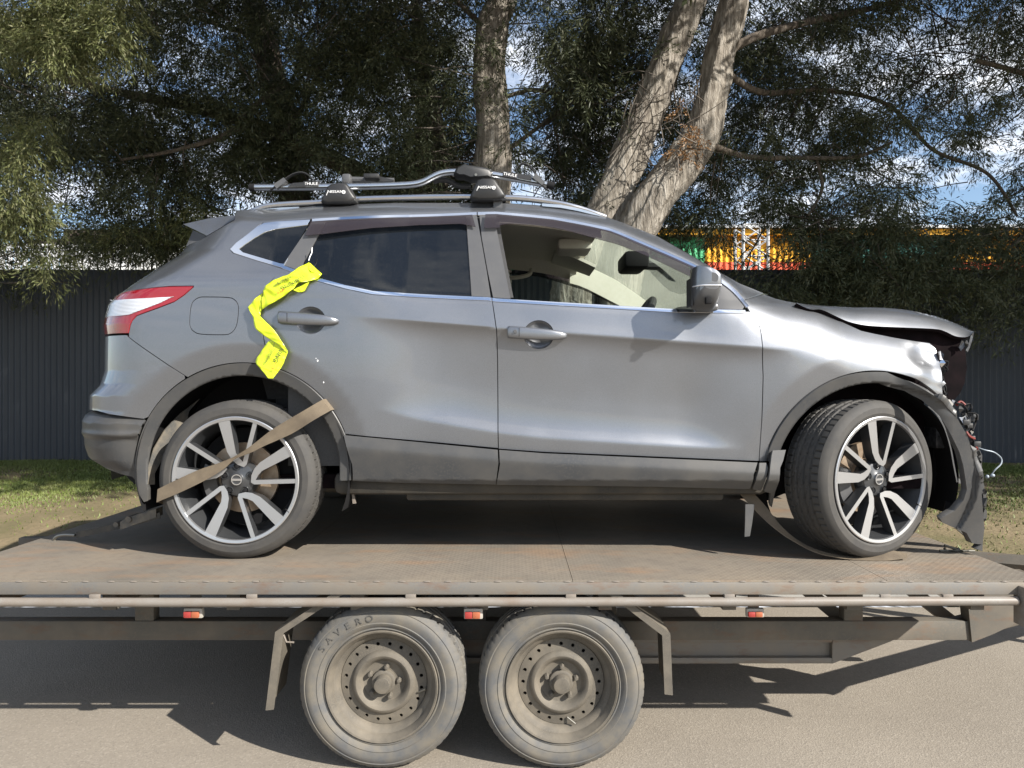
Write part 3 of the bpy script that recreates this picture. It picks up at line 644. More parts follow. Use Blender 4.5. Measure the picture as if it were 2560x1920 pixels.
# openings cut along the sun's path so pale trunks and left sprays stay lit
kx = c[:, 0]-1.348*(7.2-c[:, 1]); kz = c[:, 2]-1.124*(7.2-c[:, 1]); lit = np.abs(kx+.2) < .62
lit |= np.abs(kx-np.interp(kz, [2.4, 3.4, 4.4, 5.4, 7], [.75, 1.05, 1.35, 1.75, 2.0])) < .62; lit |= np.abs(kx-np.interp(kz, [2.4, 3.4, 4.0, 5.4, 7], [1.05, 1.6, 1.9, 2.2, 2.5])) < .62
jx = c[:, 0]-1.348*(6.1-c[:, 1]); lit |= (jx > -5.2) & (jx < -2.9) & (c[:, 1] < 5.8)
c = c[(c[:, 2] > 1.447+.539*c[:, 1]+1.0) & (vnoise(c*.8, 8) > .36) & ~lit][:2*n]
leaves('shade_canopy', c, .8, 90, .13, .05, M['leaf'], st, .2, 42)
# ------------------------------------------------------------------ trailer dimensions and car side surface
DECK = .72; YD = 2.64; YD2 = 5.04
Y0 = 2.925; YC = 3.83                                    # near body side, car centre line
def tA(x, y): return (180+x*.28933, 480+y*.28933)
def tB(x, y): return (700+x*.28933, 480+y*.28933)
def tC(x, y): return (1240+x*.28933, 480+y*.28933)
def tD(x, y): return (1840+x*.28933, 680+y*.28933)
def tE(x, y): return (180+x*.28933, 940+y*.28933)
def tF(x, y): return (760+x*.28933, 900+y*.28933)
def tG(x, y): return (1840+x*.28933, 960+y*.28933)
def tH(x, y): return (1360+x*.28933, 900+y*.28933)
sm = lambda a, b, x: (lambda t: t*t*(3-2*t))(np.clip((x-a)/(b-a), 0, 1))
LR, RR = .35, .5
# rear outline of the body: extreme x of the tail at each height
SIL = [(247, 1169), (212, 1145), (203, 1114), (202, 1036), (216, 1028), (218, 1024), (219, 988), (247, 960), (257, 928), (258, 842), (254, 815), (258, 790), (264, 763), (280, 743), (304, 726), (382, 674), (440, 639), (465, 610), (490, 575), (530, 545), (560, 530)]
def tumble_z0(x): return np.interp(x, [-1.9, -1.0, -.75, -.45, 0, .5, 1.0, 1.6], [1.875, 1.875, 1.86, 1.805, 1.79, 1.762, 1.745, 1.73])
_z = []; _x = []
for u, v in SIL:
    Y = Y0+.172
    for _ in range(8):
        z = CAMH-(v-CY)*Y/FPX; Y = Y0+.172+max(0, z-1.875)*.44
    _z.append(z); _x.append((u-CX)*Y/FPX+.755*LR)
_o = np.argsort(_z); RZ = np.array(_z)[_o]; RX = np.array(_x)[_o]
def rear_x(z): return np.interp(z, RZ, RX)
ZF_X = [-1.0, -.526, -.382, -.061, .132, .515, .851, 1.2]; ZF_Z = [1.42, 1.336, 1.303, 1.250, 1.228, 1.202, 1.182, 1.17]
AR = (-1.114, 1.083, .452, .396)       # rear arch centre x, z, outer and inner radius of the trim
AF = (1.508, 1.040, .462, .409)        # front arch
FT_X = [.95, 1.15, 1.29, 1.40, 1.51, 1.65, 1.75, 1.9, 2.2]; FT_Z = [1.86, 1.80, 1.755, 1.70, 1.672, 1.652, 1.64, 1.62, 1.6]
def soft(s, w): return w*np.logaddexp(0, s/w)
def body(x, z):
    x = np.asarray(x, float); z = np.asarray(z, float)
    d = .010+.10*(np.minimum(z, 1.8)-1.5)**2
    # tumblehome of the glasshouse
    z0 = tumble_z0(x); up = soft(z-z0, .014); fr = sm(.85, 1.15, x)
    d = d+up*(.44+.0*up)*(1-.55*fr)+.30*np.maximum(0, z-2.12)**2*3*(1-fr)
    # upper crease
    zc = 1.69-.0768*(x+.193); s = z-zc; ac = sm(-.72, -.30, x)*(1-sm(.92, 1.22, x))
    cu = np.where(s > 0, .018*(1-np.exp(-np.maximum(s, 0)/.07)), .024*(1-np.exp(np.minimum(s, 0)/.032)))
    d = d+ac*(np.sqrt(cu**2+.0012**2)-.0012)
    # lower flare
    zf = np.interp(x, ZF_X, ZF_Z); s = z-zf; af = sm(-.62, -.15, x)*(1-sm(.70, 1.0, x))
    cf = .030*(1-np.exp(-soft(s, .004)/.045)); d = d+af*cf*(1-.5*sm(.15, .45, s))
    # rear haunch stands proud of the door
    # arch tuck
    for cx_, cz_, ro, ri in (AR, AF):
        rr = np.hypot(x-cx_, z-cz_); d = d+.17*soft(ro+.078-rr, .004)*sm(-.1, .12, z-cz_)
    # fender crown
    zt = np.interp(x, FT_X, FT_Z); t = np.maximum(0, (z-(zt-.24))/.24); d = d+fr*.105*t**2
    # corners
    t = np.clip((rear_x(z)-x)/LR, 0, .97); d = d+RR*(1-np.sqrt(1-t*t))
    t = np.clip((x-1.40)/.80, 0, .97); d = d+.34*(1-np.sqrt(1-t*t))
    # crash dents in the front corner of the wing
    d = d+.035*np.exp(-((x-1.76)/.07)**2-((z-1.555)/.05)**2)+.02*np.exp(-((x-1.80)/.05)**2-((z-1.44)/.09)**2)-.010*np.exp(-((x-1.70)/.05)**2-((z-1.50)/.05)**2)
    mk = sm(1.62, 1.78, x)*sm(1.25, 1.35, z); d = d+mk*(.0012*np.sin(x*60+z*25)+.0022*np.sin(z*42-x*38)+.0007*np.sin(z*130+x*30))
    return Y0+d
def off(fn, dy): return lambda x, z: fn(x, z)+dy
ZCT_X = [-.70, -.061, .132, 1.03, 1.6]; ZCT_Z = [1.242, 1.180, 1.166, 1.124, 1.11]
def sill(x, z):
    x = np.asarray(x, float); z = np.asarray(z, float); zt = np.interp(x, ZCT_X, ZCT_Z); s = zt-z
    rid = .055-.01*np.sin((x+.7)*1.5)
    d = np.where(s < rid, .016*(1-s/rid), .20*(s-rid)); d = np.sqrt(d*d+.003**2)
    d = d+.25*np.maximum(0, x-1.02)*0+.05*np.maximum(0, 1.052-z)/.02*.25
    return Y0-.004+d
def low_bumper(x, z):
    x = np.asarray(x, float); z = np.asarray(z, float)
    return body(x, z)-.008+.35*np.maximum(0, 1.20-z)**2*2+.03*np.maximum(0, z-1.285)/.03-.007*np.exp(-((z-1.238)/.011)**2)+.010*sm(1.232, 1.212, z)
def arch_trim(A):
    def fn(x, z):
        rr = np.hypot(np.asarray(x)-A[0], np.asarray(z)-A[1]); k = (A[2]-rr)/(A[2]-A[3])
        return body(x, z)-.009+.17*np.maximum(0, -(A[2]-rr))*0-.17*soft(A[2]-rr, .004)*sm(-.1, .12, z-A[1])*.55+.006*k+.02*sm(.9, 1.1, k)
    return fn

def px(pts, fn):
    """photo pixels -> (x, z) on the side surface fn"""
    out = []
    for q in pts:
        if len(q) == 3: out.append((q[0], q[1])); continue     # ('x','z','w') world point already
        u, v = q; Y = 3.0
        for _ in range(60):
            x = (u-CX)*Y/FPX; z = CAMH-(v-CY)*Y/FPX; Y = .6*Y+.4*float(np.clip(fn(x, z), 2.5, 3.5))
        out.append((x, z))
    return out
def dens(poly, h):
    out = []; n = len(poly)
    for i in range(n):
        a = np.array(poly[i]); b = np.array(poly[(i+1) % n]); k = max(1, int(np.ceil(np.hypot(*(b-a))/h)))
        for j in range(k): out.append(a+(b-a)*j/k)
    return np.array(out)
def smooth_poly(poly, closed=False, n=4):
    P = [Vector((a, 0, b)) for a, b in poly]; return [(q.x, q.z) for q in spline(P, n)]
def area(p_): p_ = np.asarray(p_); return .5*np.sum(p_[:, 0]*np.roll(p_[:, 1], -1)-np.roll(p_[:, 0], -1)*p_[:, 1])
def inset_poly(p_, d):
    p_ = np.asarray(p_, float)
    if area(p_) < 0: p_ = p_[::-1]
    keep = [i for i in range(len(p_)) if np.hypot(*(p_[i]-p_[i-1])) > 1e-5]; p_ = p_[keep]
    if d == 0: return p_
    e0 = p_-np.roll(p_, 1, 0); e1 = np.roll(p_, -1, 0)-p_
    n0 = np.stack([-e0[:, 1], e0[:, 0]], 1)/np.linalg.norm(e0, axis=1, keepdims=True); n1 = np.stack([-e1[:, 1], e1[:, 0]], 1)/np.linalg.norm(e1, axis=1, keepdims=True)
    b = n0+n1; L = np.linalg.norm(b, axis=1, keepdims=True); b = b/np.maximum(L, 1e-6); k = np.maximum((b*n0).sum(1, keepdims=True), .45)
    return p_+b*d/k
def inside(pts, poly):
    x, y = pts[:, 0], pts[:, 1]; r = np.zeros(len(pts), bool); n = len(poly); j = n-1
    for i in range(n):
        xi, yi = poly[i]; xj, yj = poly[j]
        if yi != yj: r ^= ((yi > y) != (yj > y)) & (x < (xj-xi)*(y-yi)/(yj-yi)+xi)
        j = i
    return r
def segdist(pts, poly):
    d = np.full(len(pts), 9.); P = np.asarray(poly)
    for i in range(len(P)):
        a, b = P[i-1], P[i]; ab = b-a; t = np.clip(((pts-a)@ab)/max(ab@ab, 1e-12), 0, 1); d = np.minimum(d, np.linalg.norm(pts-a-t[:, None]*ab, axis=1))
    return d
def grad_n(fn, x, z, e=.0015):
    gx = (fn(x+e, z)-fn(x-e, z))/(2*e); gz = (fn(x, z+e)-fn(x, z-e))/(2*e)
    n = np.stack([gx, -np.ones_like(gx), gz], 1); return n/np.linalg.norm(n, axis=1, keepdims=True)
def panel(name, outline, fn, mat, parent, holes=(), inset=.0018, hx=.028, hz=.0085, rim=.014, far=True, back=False, hol_inset=None, shear=-.078):
    """sheet panel: an outline in (x, z) laid on a side surface, with turned-in edges; far=True also makes its twin on the other side"""
    out = dens(inset_poly(outline, inset), .016); H = [dens(inset_poly(h, -.0005 if hol_inset is None else hol_inset), .010) for h in holes]
    lo = out.min(0); hi = out.max(0)
    gx, gz = np.meshgrid(np.arange(lo[0]+hx/2, hi[0], hx), np.arange(lo[1]+hz/2-.08*(hi[0]-lo[0])*.5, hi[1]+.08*(hi[0]-lo[0])*.5, hz)); gz = gz+shear*(gx-(lo[0]+hi[0])/2); g = np.stack([gx.ravel(), gz.ravel()], 1)
    k = inside(g, out) & (segdist(g, out) > .005)
    for h in H: k &= ~inside(g, h) & (segdist(g, h) > .005)
    g = g[k]; vs = [Vector(q) for q in out]; ed = [(i, (i+1) % len(out)) for i in range(len(out))]
    for h in H:
        b = len(vs); vs += [Vector(q) for q in h]; ed += [(b+i, b+(i+1) % len(h)) for i in range(len(h))]
    vs += [Vector(q) for q in g]
    V, E, F, *_ = delaunay_2d_cdt(vs, ed, [], 0, 1e-6)
    P = np.array([q[:] for q in V]); F = np.array([f for f in F if len(f) == 3]); c = P[F].mean(1); k = inside(c, out)
    for h in H: k &= ~inside(c, h)
    F = F[k]; a = P[F]; s = (a[:, 1, 0]-a[:, 0, 0])*(a[:, 2, 1]-a[:, 0, 1])-(a[:, 2, 0]-a[:, 0, 0])*(a[:, 1, 1]-a[:, 0, 1]); F[s < 0] = F[s < 0][:, ::-1]
    y = fn(P[:, 0], P[:, 1]); V3 = np.stack([P[:, 0], y, P[:, 1]], 1); N = grad_n(fn, P[:, 0], P[:, 1])
    cnt = {}
    for t in F:
        for i in range(3): cnt[(t[i], t[(i+1) % 3])] = 1
    be = [e for e in cnt if (e[1], e[0]) not in cnt]
    verts = V3.tolist(); faces = F.tolist(); ln = [N[i] for t in F for i in t]
    if rim:
        mp = {}
        for a_, b_ in be:
            for q in (a_, b_):
                if q not in mp: mp[q] = len(verts); verts.append((V3[q]-N[q]*rim).tolist())
            f = (a_, mp[a_], mp[b_], b_); faces.append(f); p0, p1, p2 = np.array(verts[f[0]]), np.array(verts[f[1]]), np.array(verts[f[2]])
            nn = np.cross(p1-p0, p2-p1); L = np.linalg.norm(nn); nn = nn/L if L > 1e-12 else N[a_]
            na, nb = nn*.75+N[a_]*.6, nn*.75+N[b_]*.6; ln += [na/np.linalg.norm(na), nn, nn, nb/np.linalg.norm(nb)]
    res = []
    for side in ((0, 1) if far else (0,)):
        if side: vv_ = [(q[0], 2*YC-q[1], q[2]) for q in verts]; ff = [f[::-1] for f in faces]; nn_ = []; i = 0
        else: vv_, ff, nn_ = verts, faces, ln
        if side:
            for f in faces: nn_ += [(q[0], -q[1], q[2]) for q in ln[i:i+len(f)]][::-1]; i += len(f)
        o = mesh_obj(name, vv_, ff, mat, parent[side] if isinstance(parent, (tuple, list)) else parent, True, None)
        o.data.normals_split_custom_set([tuple(map(float, q)) for q in nn_]); res.append(o)
    return res
def follow(path_xz, fn, dy=0.): return [Vector((x, float(fn(x, z))+dy, z)) for x, z in path_xz]
def mirror_obj(o, parent):
    me = o.data.copy(); c_ = bpy.data.objects.new(o.name.split('.')[0], me); n = len(me.vertices); a = np.empty(n*3); me.vertices.foreach_get('co', a); a = a.reshape(-1, 3); a[:, 1] = 2*YC-a[:, 1]; me.vertices.foreach_set('co', a.ravel())
    me.flip_normals(); me.update(); COL.objects.link(c_); place(c_, parent); return c_

# ================================================================== the car
car = empty('damaged_car', (.2, YC, DECK))
tag(car, 'dark grey five door SUV with crumpled front end strapped on the trailer', 'car')
B_ = body
arc = lambda A, r, a0, a1, n=40: [(A[0]+r*math.cos(a), A[1]+r*math.sin(a)) for a in np.linspace(math.radians(a0), math.radians(a1), n)]
w3 = lambda x, z: (x, z, 0)
def rear_edge(zs): return [w3(float(rear_x(z))-.965*LR, float(z)) for z in zs]
# shared seam polylines (pixels)
CHROME_TOP = [tA(1640, 268), (700, 553), (778, 547), (985, 537), (1192, 530), (1240, 529), tC(470, 212), tC(800, 272), tC(1000, 318), tC(1200, 402), tC(1500, 530), tC(1705, 622), tC(1850, 700), tC(1975, 772), tC(2070, 850), tC(2150, 940), tC(2185, 985)]
BELT_LOW = [tA(1395, 527), tA(1600, 592), (709, 672), tB(300, 762), tB(560, 833), tB(800, 884), tB(1200, 910), tB(1800, 938), tC(0, 948), tC(1000, 1008), tC(1500, 1038), tC(2200, 1050)]
ct = px(CHROME_TOP, B_); bl_ = px(BELT_LOW, B_); tip = px([tA(1368, 495)], B_)[0]
roof_px = [(608, 536), (672, 527), (799, 515), (989, 507), (1250, 507), (1356, 514), (1440, 526), (1518, 543), (1558, 557), (1645, 592), (1732, 641), (1790, 676), (1848, 708), (1909, 733)]
def solve_roof(u, v, dy):            # the roof edge stands a fixed way in from the side
    Y = Y0+dy; return ((u-CX)*Y/FPX, CAMH-(v-CY)*Y/FPX)
roof_e = [solve_roof(u, v, .29-.10*float(sm(1500, 1900, u))) for u, v in roof_px]
ROOFX = [q[0] for q in roof_e]; ROOFZ = [q[1] for q in roof_e]
ctx = [q[0] for q in ct]; ctz = [q[1] for q in ct]
_bs = body
def body_up(x, z):
    """body side incl. the rolled cant rail between the bright strip and the roof"""
    x = np.asarray(x, float); z = np.asarray(z, float)
    zt = np.interp(x, ROOFX, ROOFZ); z1 = np.interp(x, ctx, ctz); t = np.clip((z-z1)/np.maximum(zt-z1, .01), 0, 1.2)
    tgt = Y0+.29-.10*sm(.4, 1.1, x); k = sm(-1.25, -1.05, x)
    w = np.maximum(tgt-_bs(x, z), 0); return _bs(x, z)+k*w*t**2.2*.9
seam_pf = px([tD(240, 187), tD(60, 247)], body_up)
door_rear = px([(705, 670), (677, 704), (658, 727), (651, 789), (658, 841), (662, 860), (680, 914)], B_)
arch_r_out = arc(AR, AR[2], 68, 128, 24)
arch_r_out = [q for q in arch_r_out if door_rear[-1][0] > q[0] > px([(462, 939)], B_)[0][0]]
lamp_low = px([tA(490, 1222), tA(505, 1150), tA(520, 1112), tA(560, 1070), tA(750, 1000), tA(880, 950), tA(970, 890), tA(1050, 820)], B_)
lamp_up = px([tA(1048, 812), tA(850, 815), tA(600, 840), tA(450, 866)], B_)
zl = lamp_up[-1][1]
rear_hi = rear_edge(np.linspace(zl-.02, 2.06, 12))+[w3(*q) for q in px([tA(1085, 425), tA(1160, 384), tA(1290, 308), tA(1400, 242)], B_)]
quarter = [(q[0], q[1]) for q in [(lamp_up[-1])]+rear_hi]+roof_e+seam_pf[1:]+ct[::-1]+[tip]+bl_[:3]+door_rear[1:]+arch_r_out+px([(462, 939), (322, 843)], B_)+lamp_low+lamp_up[:-1]
flap = px([tA(1025, 1010), tA(1045, 950), tA(1100, 912), tA(1180, 908), tA(1340, 912), tA(1400, 930), tA(1435, 985), tA(1430, 1100), tA(1410, 1175), tA(1370, 1218), tA(1310, 1232), tA(1120, 1227), tA(1055, 1205), tA(1020, 1160), tA(1018, 1090)], B_)
flap = smooth_poly(flap+[flap[0]], n=4)[:-1]
bsd = panel('body_side', quarter, body_up, M['paint'], car, holes=[flap], hol_inset=-.0022)
panel('fuel_flap', flap, off(B_, .0004), M['paint'], car, inset=.001, far=False)
MB().strip([Vector((x, float(B_(x, z))+.010, z)) for x, z in flap+[flap[0]]], [Vector((-1.03, float(B_(-1.03, 1.5))+.012, 1.6))]*(len(flap)+1)).build('flap_recess', M['black'], bsd[0])

# tail lamp
lo_in = px([tA(350, 1075), tA(430, 1070), tA(500, 1062), tA(640, 1010), tA(770, 960), tA(860, 915)], B_); hi_in = px([tA(895, 902), tA(700, 912), tA(520, 922), tA(400, 930), tA(335, 935)], B_)
zA, zB = lo_in[0][1], hi_in[-1][1]
lens_all = [lamp_low[0]]+lamp_low[1:]+lamp_up
zb_l = lamp_low[0][1]
tail_pts = rear_edge(np.linspace(zl-.02, zb_l+.004, 10))
tl_o = panel('tail_lamp', lens_all+[(a, b) for a, b, _ in tail_pts], off(B_, -.002), M['lens_red'], car, rim=.03)
clear = lo_in+hi_in+[(a, b) for a, b, _ in rear_edge(np.linspace(zB, zA, 8))]
panel('clear_lens', clear, off(B_, -.0045), M['lens_clear'], tl_o, rim=.004)

# rear bumper, painted upper and black lower
ab = [q for q in arc(AR, AR[2], 122, 176, 30) if q[0] < px([(462, 939)], B_)[0][0]]
lowz = px([(359, 1048)], B_)[0]
ab = [q for q in ab if q[1] > lowz[1]]
zt1 = px([(322, 843)], B_)[0][1]; zb1 = 1.338
bump = panel('rear_bumper', px([(462, 939)], B_)+ab+[lowz]+[(lowz[0]-.22, zb1-.004)]+[(a, b) for a, b, _ in rear_edge(np.linspace(zb1-.002, zb_l-.003, 26))]+px([(316, 837), (322, 843)], B_), B_, M['paint'], car)
ab2 = [(x, z) for x, z in arc(AR, AR[2]+.004, 150, 186, 20) if z < lowz[1]]
lb_bot = px([(330, 1193)], low_bumper)[0]
panel('bumper_lower', [lowz]+ab2+[lb_bot]+[(lb_bot[0]-.10, lb_bot[1]+.018)]+[(a+.02, b) for a, b, _ in rear_edge(np.linspace(lb_bot[1]+.04, zb1-.006, 14))]+[(lowz[0]-.22, zb1-.008)], low_bumper, M['plastic'], bump, rim=.03)

# doors --------------------------------------------------------------
gap_mid = px([tB(1830, 905), tB(1855, 1080), tB(1872, 1200), (1244, 900), (1244.5, 960), (1245, 1074), (1246, 1121)], B_)
gap_front = px([tD(120, 342), tD(185, 400), tD(215, 520), tD(230, 640), tD(235, 900), tD(222, 1300), tD(200, 1620)], B_)
sill_r = px([(1246, 1122), (1050, 1103), (858, 1085)], B_)
arch_door = [(x, z) for x, z in arc(AR, AR[2], 2, 72, 40) if z > sill_r[-1][1] and x > door_rear[-1][0]]
bowl_r = px([tB(265+128*math.cos(a), 1108+118*math.sin(a)) for a in np.linspace(0, 2*math.pi, 28)[:-1]], B_)
bowl_f = px([tC(370+132*math.cos(a), 1232+124*math.sin(a)) for a in np.linspace(0, 2*math.pi, 28)[:-1]], B_)
i_gap = min(range(len(bl_)), key=lambda i: abs(bl_[i][0]-gap_mid[0][0]))
belt_rear = [q for q in bl_ if door_rear[0][0]+.01 < q[0] < gap_mid[0][0]-.01]
belt_front = [q for q in bl_ if gap_mid[0][0]+.01 < q[0] < gap_front[0][0]-.01]
rd = [door_rear[0]]+belt_rear+gap_mid+sill_r[1:]+arch_door+door_rear[1:][::-1]
door_r = panel('door', rd, B_, M['paint'], car, holes=[bowl_r])
for o in door_r[:1]: o['label'] = 'rear door of the car with yellow tape caught in it'
fd = [gap_mid[0]]+belt_front+gap_front+px([tH(1860, 875), (1360, 1130.5), (1246, 1122.5)], B_)+gap_mid[1:][::-1]
door_f = panel('door', fd, B_, M['paint'], car, holes=[bowl_f])
for o in door_f[:1]: o['label'] = 'front door of the car with its window down'
# handle bowls and handles
def handle(bowl, pts, door, lock):
    c = np.mean(bowl, 0); cy = float(B_(c[0], c[1])); mb = MB(); rings = []
    for k, (s, dpt) in enumerate([(1., .0005), (.93, .007), (.78, .014), (.5, .019), (.15, .021)]):
        rings.append([Vector((c[0]+(x-c[0])*s, float(B_(x, z))+dpt, c[1]+(z-c[1])*s)) for x, z in bowl])
    n = len(bowl); v = [q for r_ in rings for q in r_]; f = [(k*n+i, k*n+(i+1) % n, (k+1)*n+(i+1) % n, (k+1)*n+i) for k in range(4) for i in range(n)]; f.append(tuple(range(4*n, 5*n)))
    mb.add(v, f); ob = mb.build('handle_bowl', M['paint'], door[0], True, None); mirror_obj(ob, door[1])
    mb = MB(); P = pts; v = []; n = 14                                    # pts: (u, v, half-height px, stand-off)
    for (u, vv_, hh, so) in P:
        x, z = px([(u, vv_)], B_)[0]; y = float(B_(x, z))-so; h = hh*.00166
        for k in range(n):
            a = 2*math.pi*k/n; ca, sa = math.cos(a), math.sin(a); v.append((x, y-.013*abs(sa)**.8*(1 if sa > 0 else -1)*(1 if hh > 3 else .3), z+h*abs(ca)**.6*(1 if ca > 0 else -1)))
    f = [(i*n+k, i*n+(k+1) % n, (i+1)*n+(k+1) % n, (i+1)*n+k) for i in range(len(P)-1) for k in range(n)]+[tuple(range(n)), tuple(range(len(P)*n-1, (len(P)-1)*n-1, -1))]
    ob = mb.add(v, f).build('handle', M['paint'], door[0], True, 50); mirror_obj(ob, door[1])
    u, vv_ = lock; x, z = px([lock], B_)[0]; y = float(B_(x, z))
    MB().box((x-.0012, y-.031, z-.0175), (x+.0012, y-.012, z+.0175)).build('handle_seam', M['rubber_seal'], door[0])
def hpts(T, x0, x1, y0, y1):
    o = []
    for t, hh, so in [(0, 11, .008), (.012, 14.5, .013), (.04, 15.5, .016), (.25, 15.5, .018), (.5, 15, .019), (.72, 13.5, .018), (.88, 11, .014), (.97, 7, .009), (1, 3, .005)]:
        u, v = T(x0+(x1-x0)*t, y0+(y1-y0)*t); o.append((u, v, hh, so))
    return o
handle(bowl_r, hpts(tB, -8, 508, 1085, 1118), door_r, tB(80, 1088))
handle(bowl_f, hpts(tC, 98, 612, 1212, 1245), door_f, tC(200, 1215))
x, z = px([tC(165, 1210)], B_)[0]; mb = MB(); y = float(B_(x, z)); mb.lathe([(.0, -.034), (.007, -.034), (.008, -.030)], 18, (x, y, z)); mb.build('lock_cylinder', M['trim_satin'], door_f[0])

# sill claddings on the doors
scr = px([(880, 1203), (1000, 1208), (1240, 1213)], sill); scf = px([(1240, 1213), (1500, 1216), (1640, 1218), tH(1715, 1118)], sill)
cl_up = px([(858, 1086.5), (1050, 1104.5), (1245.5, 1123.5)], sill)
arch_r2 = [(x, z) for x, z in arc(AR, AR[2]+.003, -16, 4, 14) if z < cl_up[0][1] and z > 1.045]
panel('sill_cladding', [cl_up[0], cl_up[1], cl_up[2]]+px([tF(1683, 900), tF(1660, 1080)], sill)+scr[::-1][1:]+arch_r2, sill, M['plastic'], door_r, rim=.03)
cf_up = px([(1247, 1123.5), (1360, 1132), tH(1850, 883)], sill)
panel('sill_cladding', cf_up+px([tH(1815, 990), tH(1785, 1115)], sill)+scf[::-1]+px([tF(1690, 900)], sill), sill, M['plastic'], door_f, rim=.03)

# glazing ------------------------------------------------------------
def strip_between(fn, top, bot, name, mat, parent, rim=.008, dy=0., far=True): return panel(name, list(top)+list(bot)[::-1], off(fn, dy), mat, parent, inset=.0004, rim=rim, hz=.006, far=far)
def shiftz(poly, dz): return [(x, z+dz) for x, z in poly]
# belt trims
def cut(poly, a, b):
    P = np.array(poly); xs_ = np.concatenate([[a], P[(P[:, 0] > a+.003) & (P[:, 0] < b-.003), 0], [b]]); return [(x, float(np.interp(x, P[:, 0], P[:, 1]))) for x in xs_]
BW = .0145
xg = gap_mid[0][0]; xe = gap_front[0][0]
tr_fn = off(body_up, -.0035)
strip_between(tr_fn, shiftz(cut(bl_, door_rear[0][0]+.002, xg-.002), BW), cut(bl_, door_rear[0][0]+.002, xg-.002), 'belt_trim', M['chrome'], door_r)
strip_between(tr_fn, shiftz(cut(bl_, xg+.002, xe-.02), BW), cut(bl_, xg+.002, xe-.02), 'belt_trim', M['chrome'], door_f)
ctp = [(a, b) for a, b in ct]
CW = .0155
xr0 = px([(779, 550)], B_)[0][0]; xg2 = px([(1193, 532)], B_)[0][0]
def ctz_(x): return float(np.interp(x, ctx, ctz))
def thick(poly, w):      # offset a polyline downwards along its normal
    P = np.array(poly); t = np.gradient(P, axis=0); n = np.stack([t[:, 1], -t[:, 0]], 1); n /= np.linalg.norm(n, axis=1, keepdims=True); n[n[:, 1] > 0] *= -1; return [tuple(q) for q in P+n*w]
top_r = cut(ctp, xr0+.002, xg2-.002); top_f = smooth_poly([q for q in ctp if q[0] > xg2+.01], n=3); top_f = [(xg2+.002, ctz_(xg2+.002))]+top_f
strip_between(tr_fn, shiftz(top_r, -.001), thick(top_r, CW), 'window_trim', M['chrome'], door_r)
strip_between(tr_fn, shiftz(top_f, -.001), thick(top_f, CW*1.05), 'window_trim', M['chrome'], door_f)
# rear quarter light with its bright frame
qo = px([tA(1368, 495), tA(1420, 440), tA(1520, 365), tA(1600, 300), tA(1660, 268), tA(1760, 256), (776, 549), (707, 670), tA(1600, 592), tA(1400, 527)], B_)
qi = px([tA(1445, 492), tA(1500, 450), tA(1590, 390), tA(1670, 345), tA(1760, 320), tA(2043, 283), tA(1838, 622), tA(1800, 618), tA(1480, 523)], B_)
qp = panel('quarter_window', qi, off(body_up, .004), M['tint'], car, rim=.006)
panel('bright_surround', qo, tr_fn, M['chrome'], qp, holes=[qi], hol_inset=.0, inset=.0006, rim=.008)
# rear door glass, pillar trims, weather shield
zbt = lambda x: float(np.interp(x, [q[0] for q in bl_], [q[1] for q in bl_]))+BW+.001
gl_l = px([tB(395, 268), tB(205, 608)], body_up)
def below(x): return (x, zbt(x))
topin = lambda x: (x, ctz_(x)-CW-.001)
g1 = px([tB(1602, 272)], body_up)[0]; g2 = px([tB(1652, 890)], body_up)[0]; rl = px([tB(272, 268), tB(20, 640)], body_up)
xa, xb = gl_l[0][0], g1[0]
glass_r = [topin(xa), *[topin(x) for x in np.linspace(xa, xb, 8)[1:-1]], topin(xb), below(g2[0])]+[below(x) for x in np.linspace(g2[0], gl_l[1][0]+.02, 16)[1:]]+[gl_l[1]]
panel('window_glass', glass_r, off(body_up, .007), M['tint'], door_r, rim=.004, inset=.0)
panel('pillar_trim', [topin(rl[0][0]), topin(xa), gl_l[1], below(gl_l[1][0]+.005), below(rl[1][0])], off(body_up, -.001), M['trim_satin'], door_r, rim=.01)
gm = px([tB(1712, 190), tB(1740, 400), tB(1790, 680), tB(1832, 905)], body_up)
panel('pillar_trim', [topin(xb), topin(gm[0][0]-.004)]+gm[1:-1]+[below(gm[-1][0]-.003), below(g2[0])], off(body_up, -.001), M['trim_satin'], door_r, rim=.01, inset=.002)
f1 = px([tC(5, 300), tC(130, 915)], body_up)
panel('pillar_trim', [topin(gm[0][0]+.004), topin(f1[0][0]), f1[0], below(f1[1][0]), below(gm[-1][0]+.003)]+gm[1:-1][::-1], off(body_up, -.001), M['trim_satin'], door_f, rim=.012, inset=.002)
# front window frame: thin black reveal and mirror sail
vis_low = px([tC(25, 318), tC(60, 290), tC(200, 288), tC(500, 318), tC(900, 422), tC(1060, 466), tC(1300, 562), tC(1500, 655), tC(1700, 752)], body_up)
panel('weather_shield', [topin(f1[0][0]-.05)]+[topin(x) for x in np.linspace(f1[0][0], vis_low[-1][0]+.012, 18)]+smooth_poly(vis_low, n=3)[::-1]+px([tB(1760, 320)], body_up), off(body_up, -.020), M['visor'], door_f, inset=.001, rim=.003)
panel('weather_shield', [topin(xa-.06)]+[topin(x) for x in np.linspace(xa, g1[0]+.03, 12)]+px([tB(1695, 310), tB(1600, 290), tB(1560, 283), tB(1200, 295), tB(800, 320), tB(380, 372), tB(225, 385)], body_up), off(body_up, -.018), M['visor'], door_r, inset=.001, rim=.003)
sail = [topin(x) for x in np.linspace(px([tC(1690, 745)], body_up)[0][0], ctx[-1]-.012, 10)]+[below(ctx[-1]-.03), below(px([tC(1690, 1000)], body_up)[0][0]+.05)]+px([tC(1760, 990), tC(1760, 780)], body_up)
panel('mirror_sail', sail, off(body_up, .002), M['trim_satin'], door_f, rim=.01)
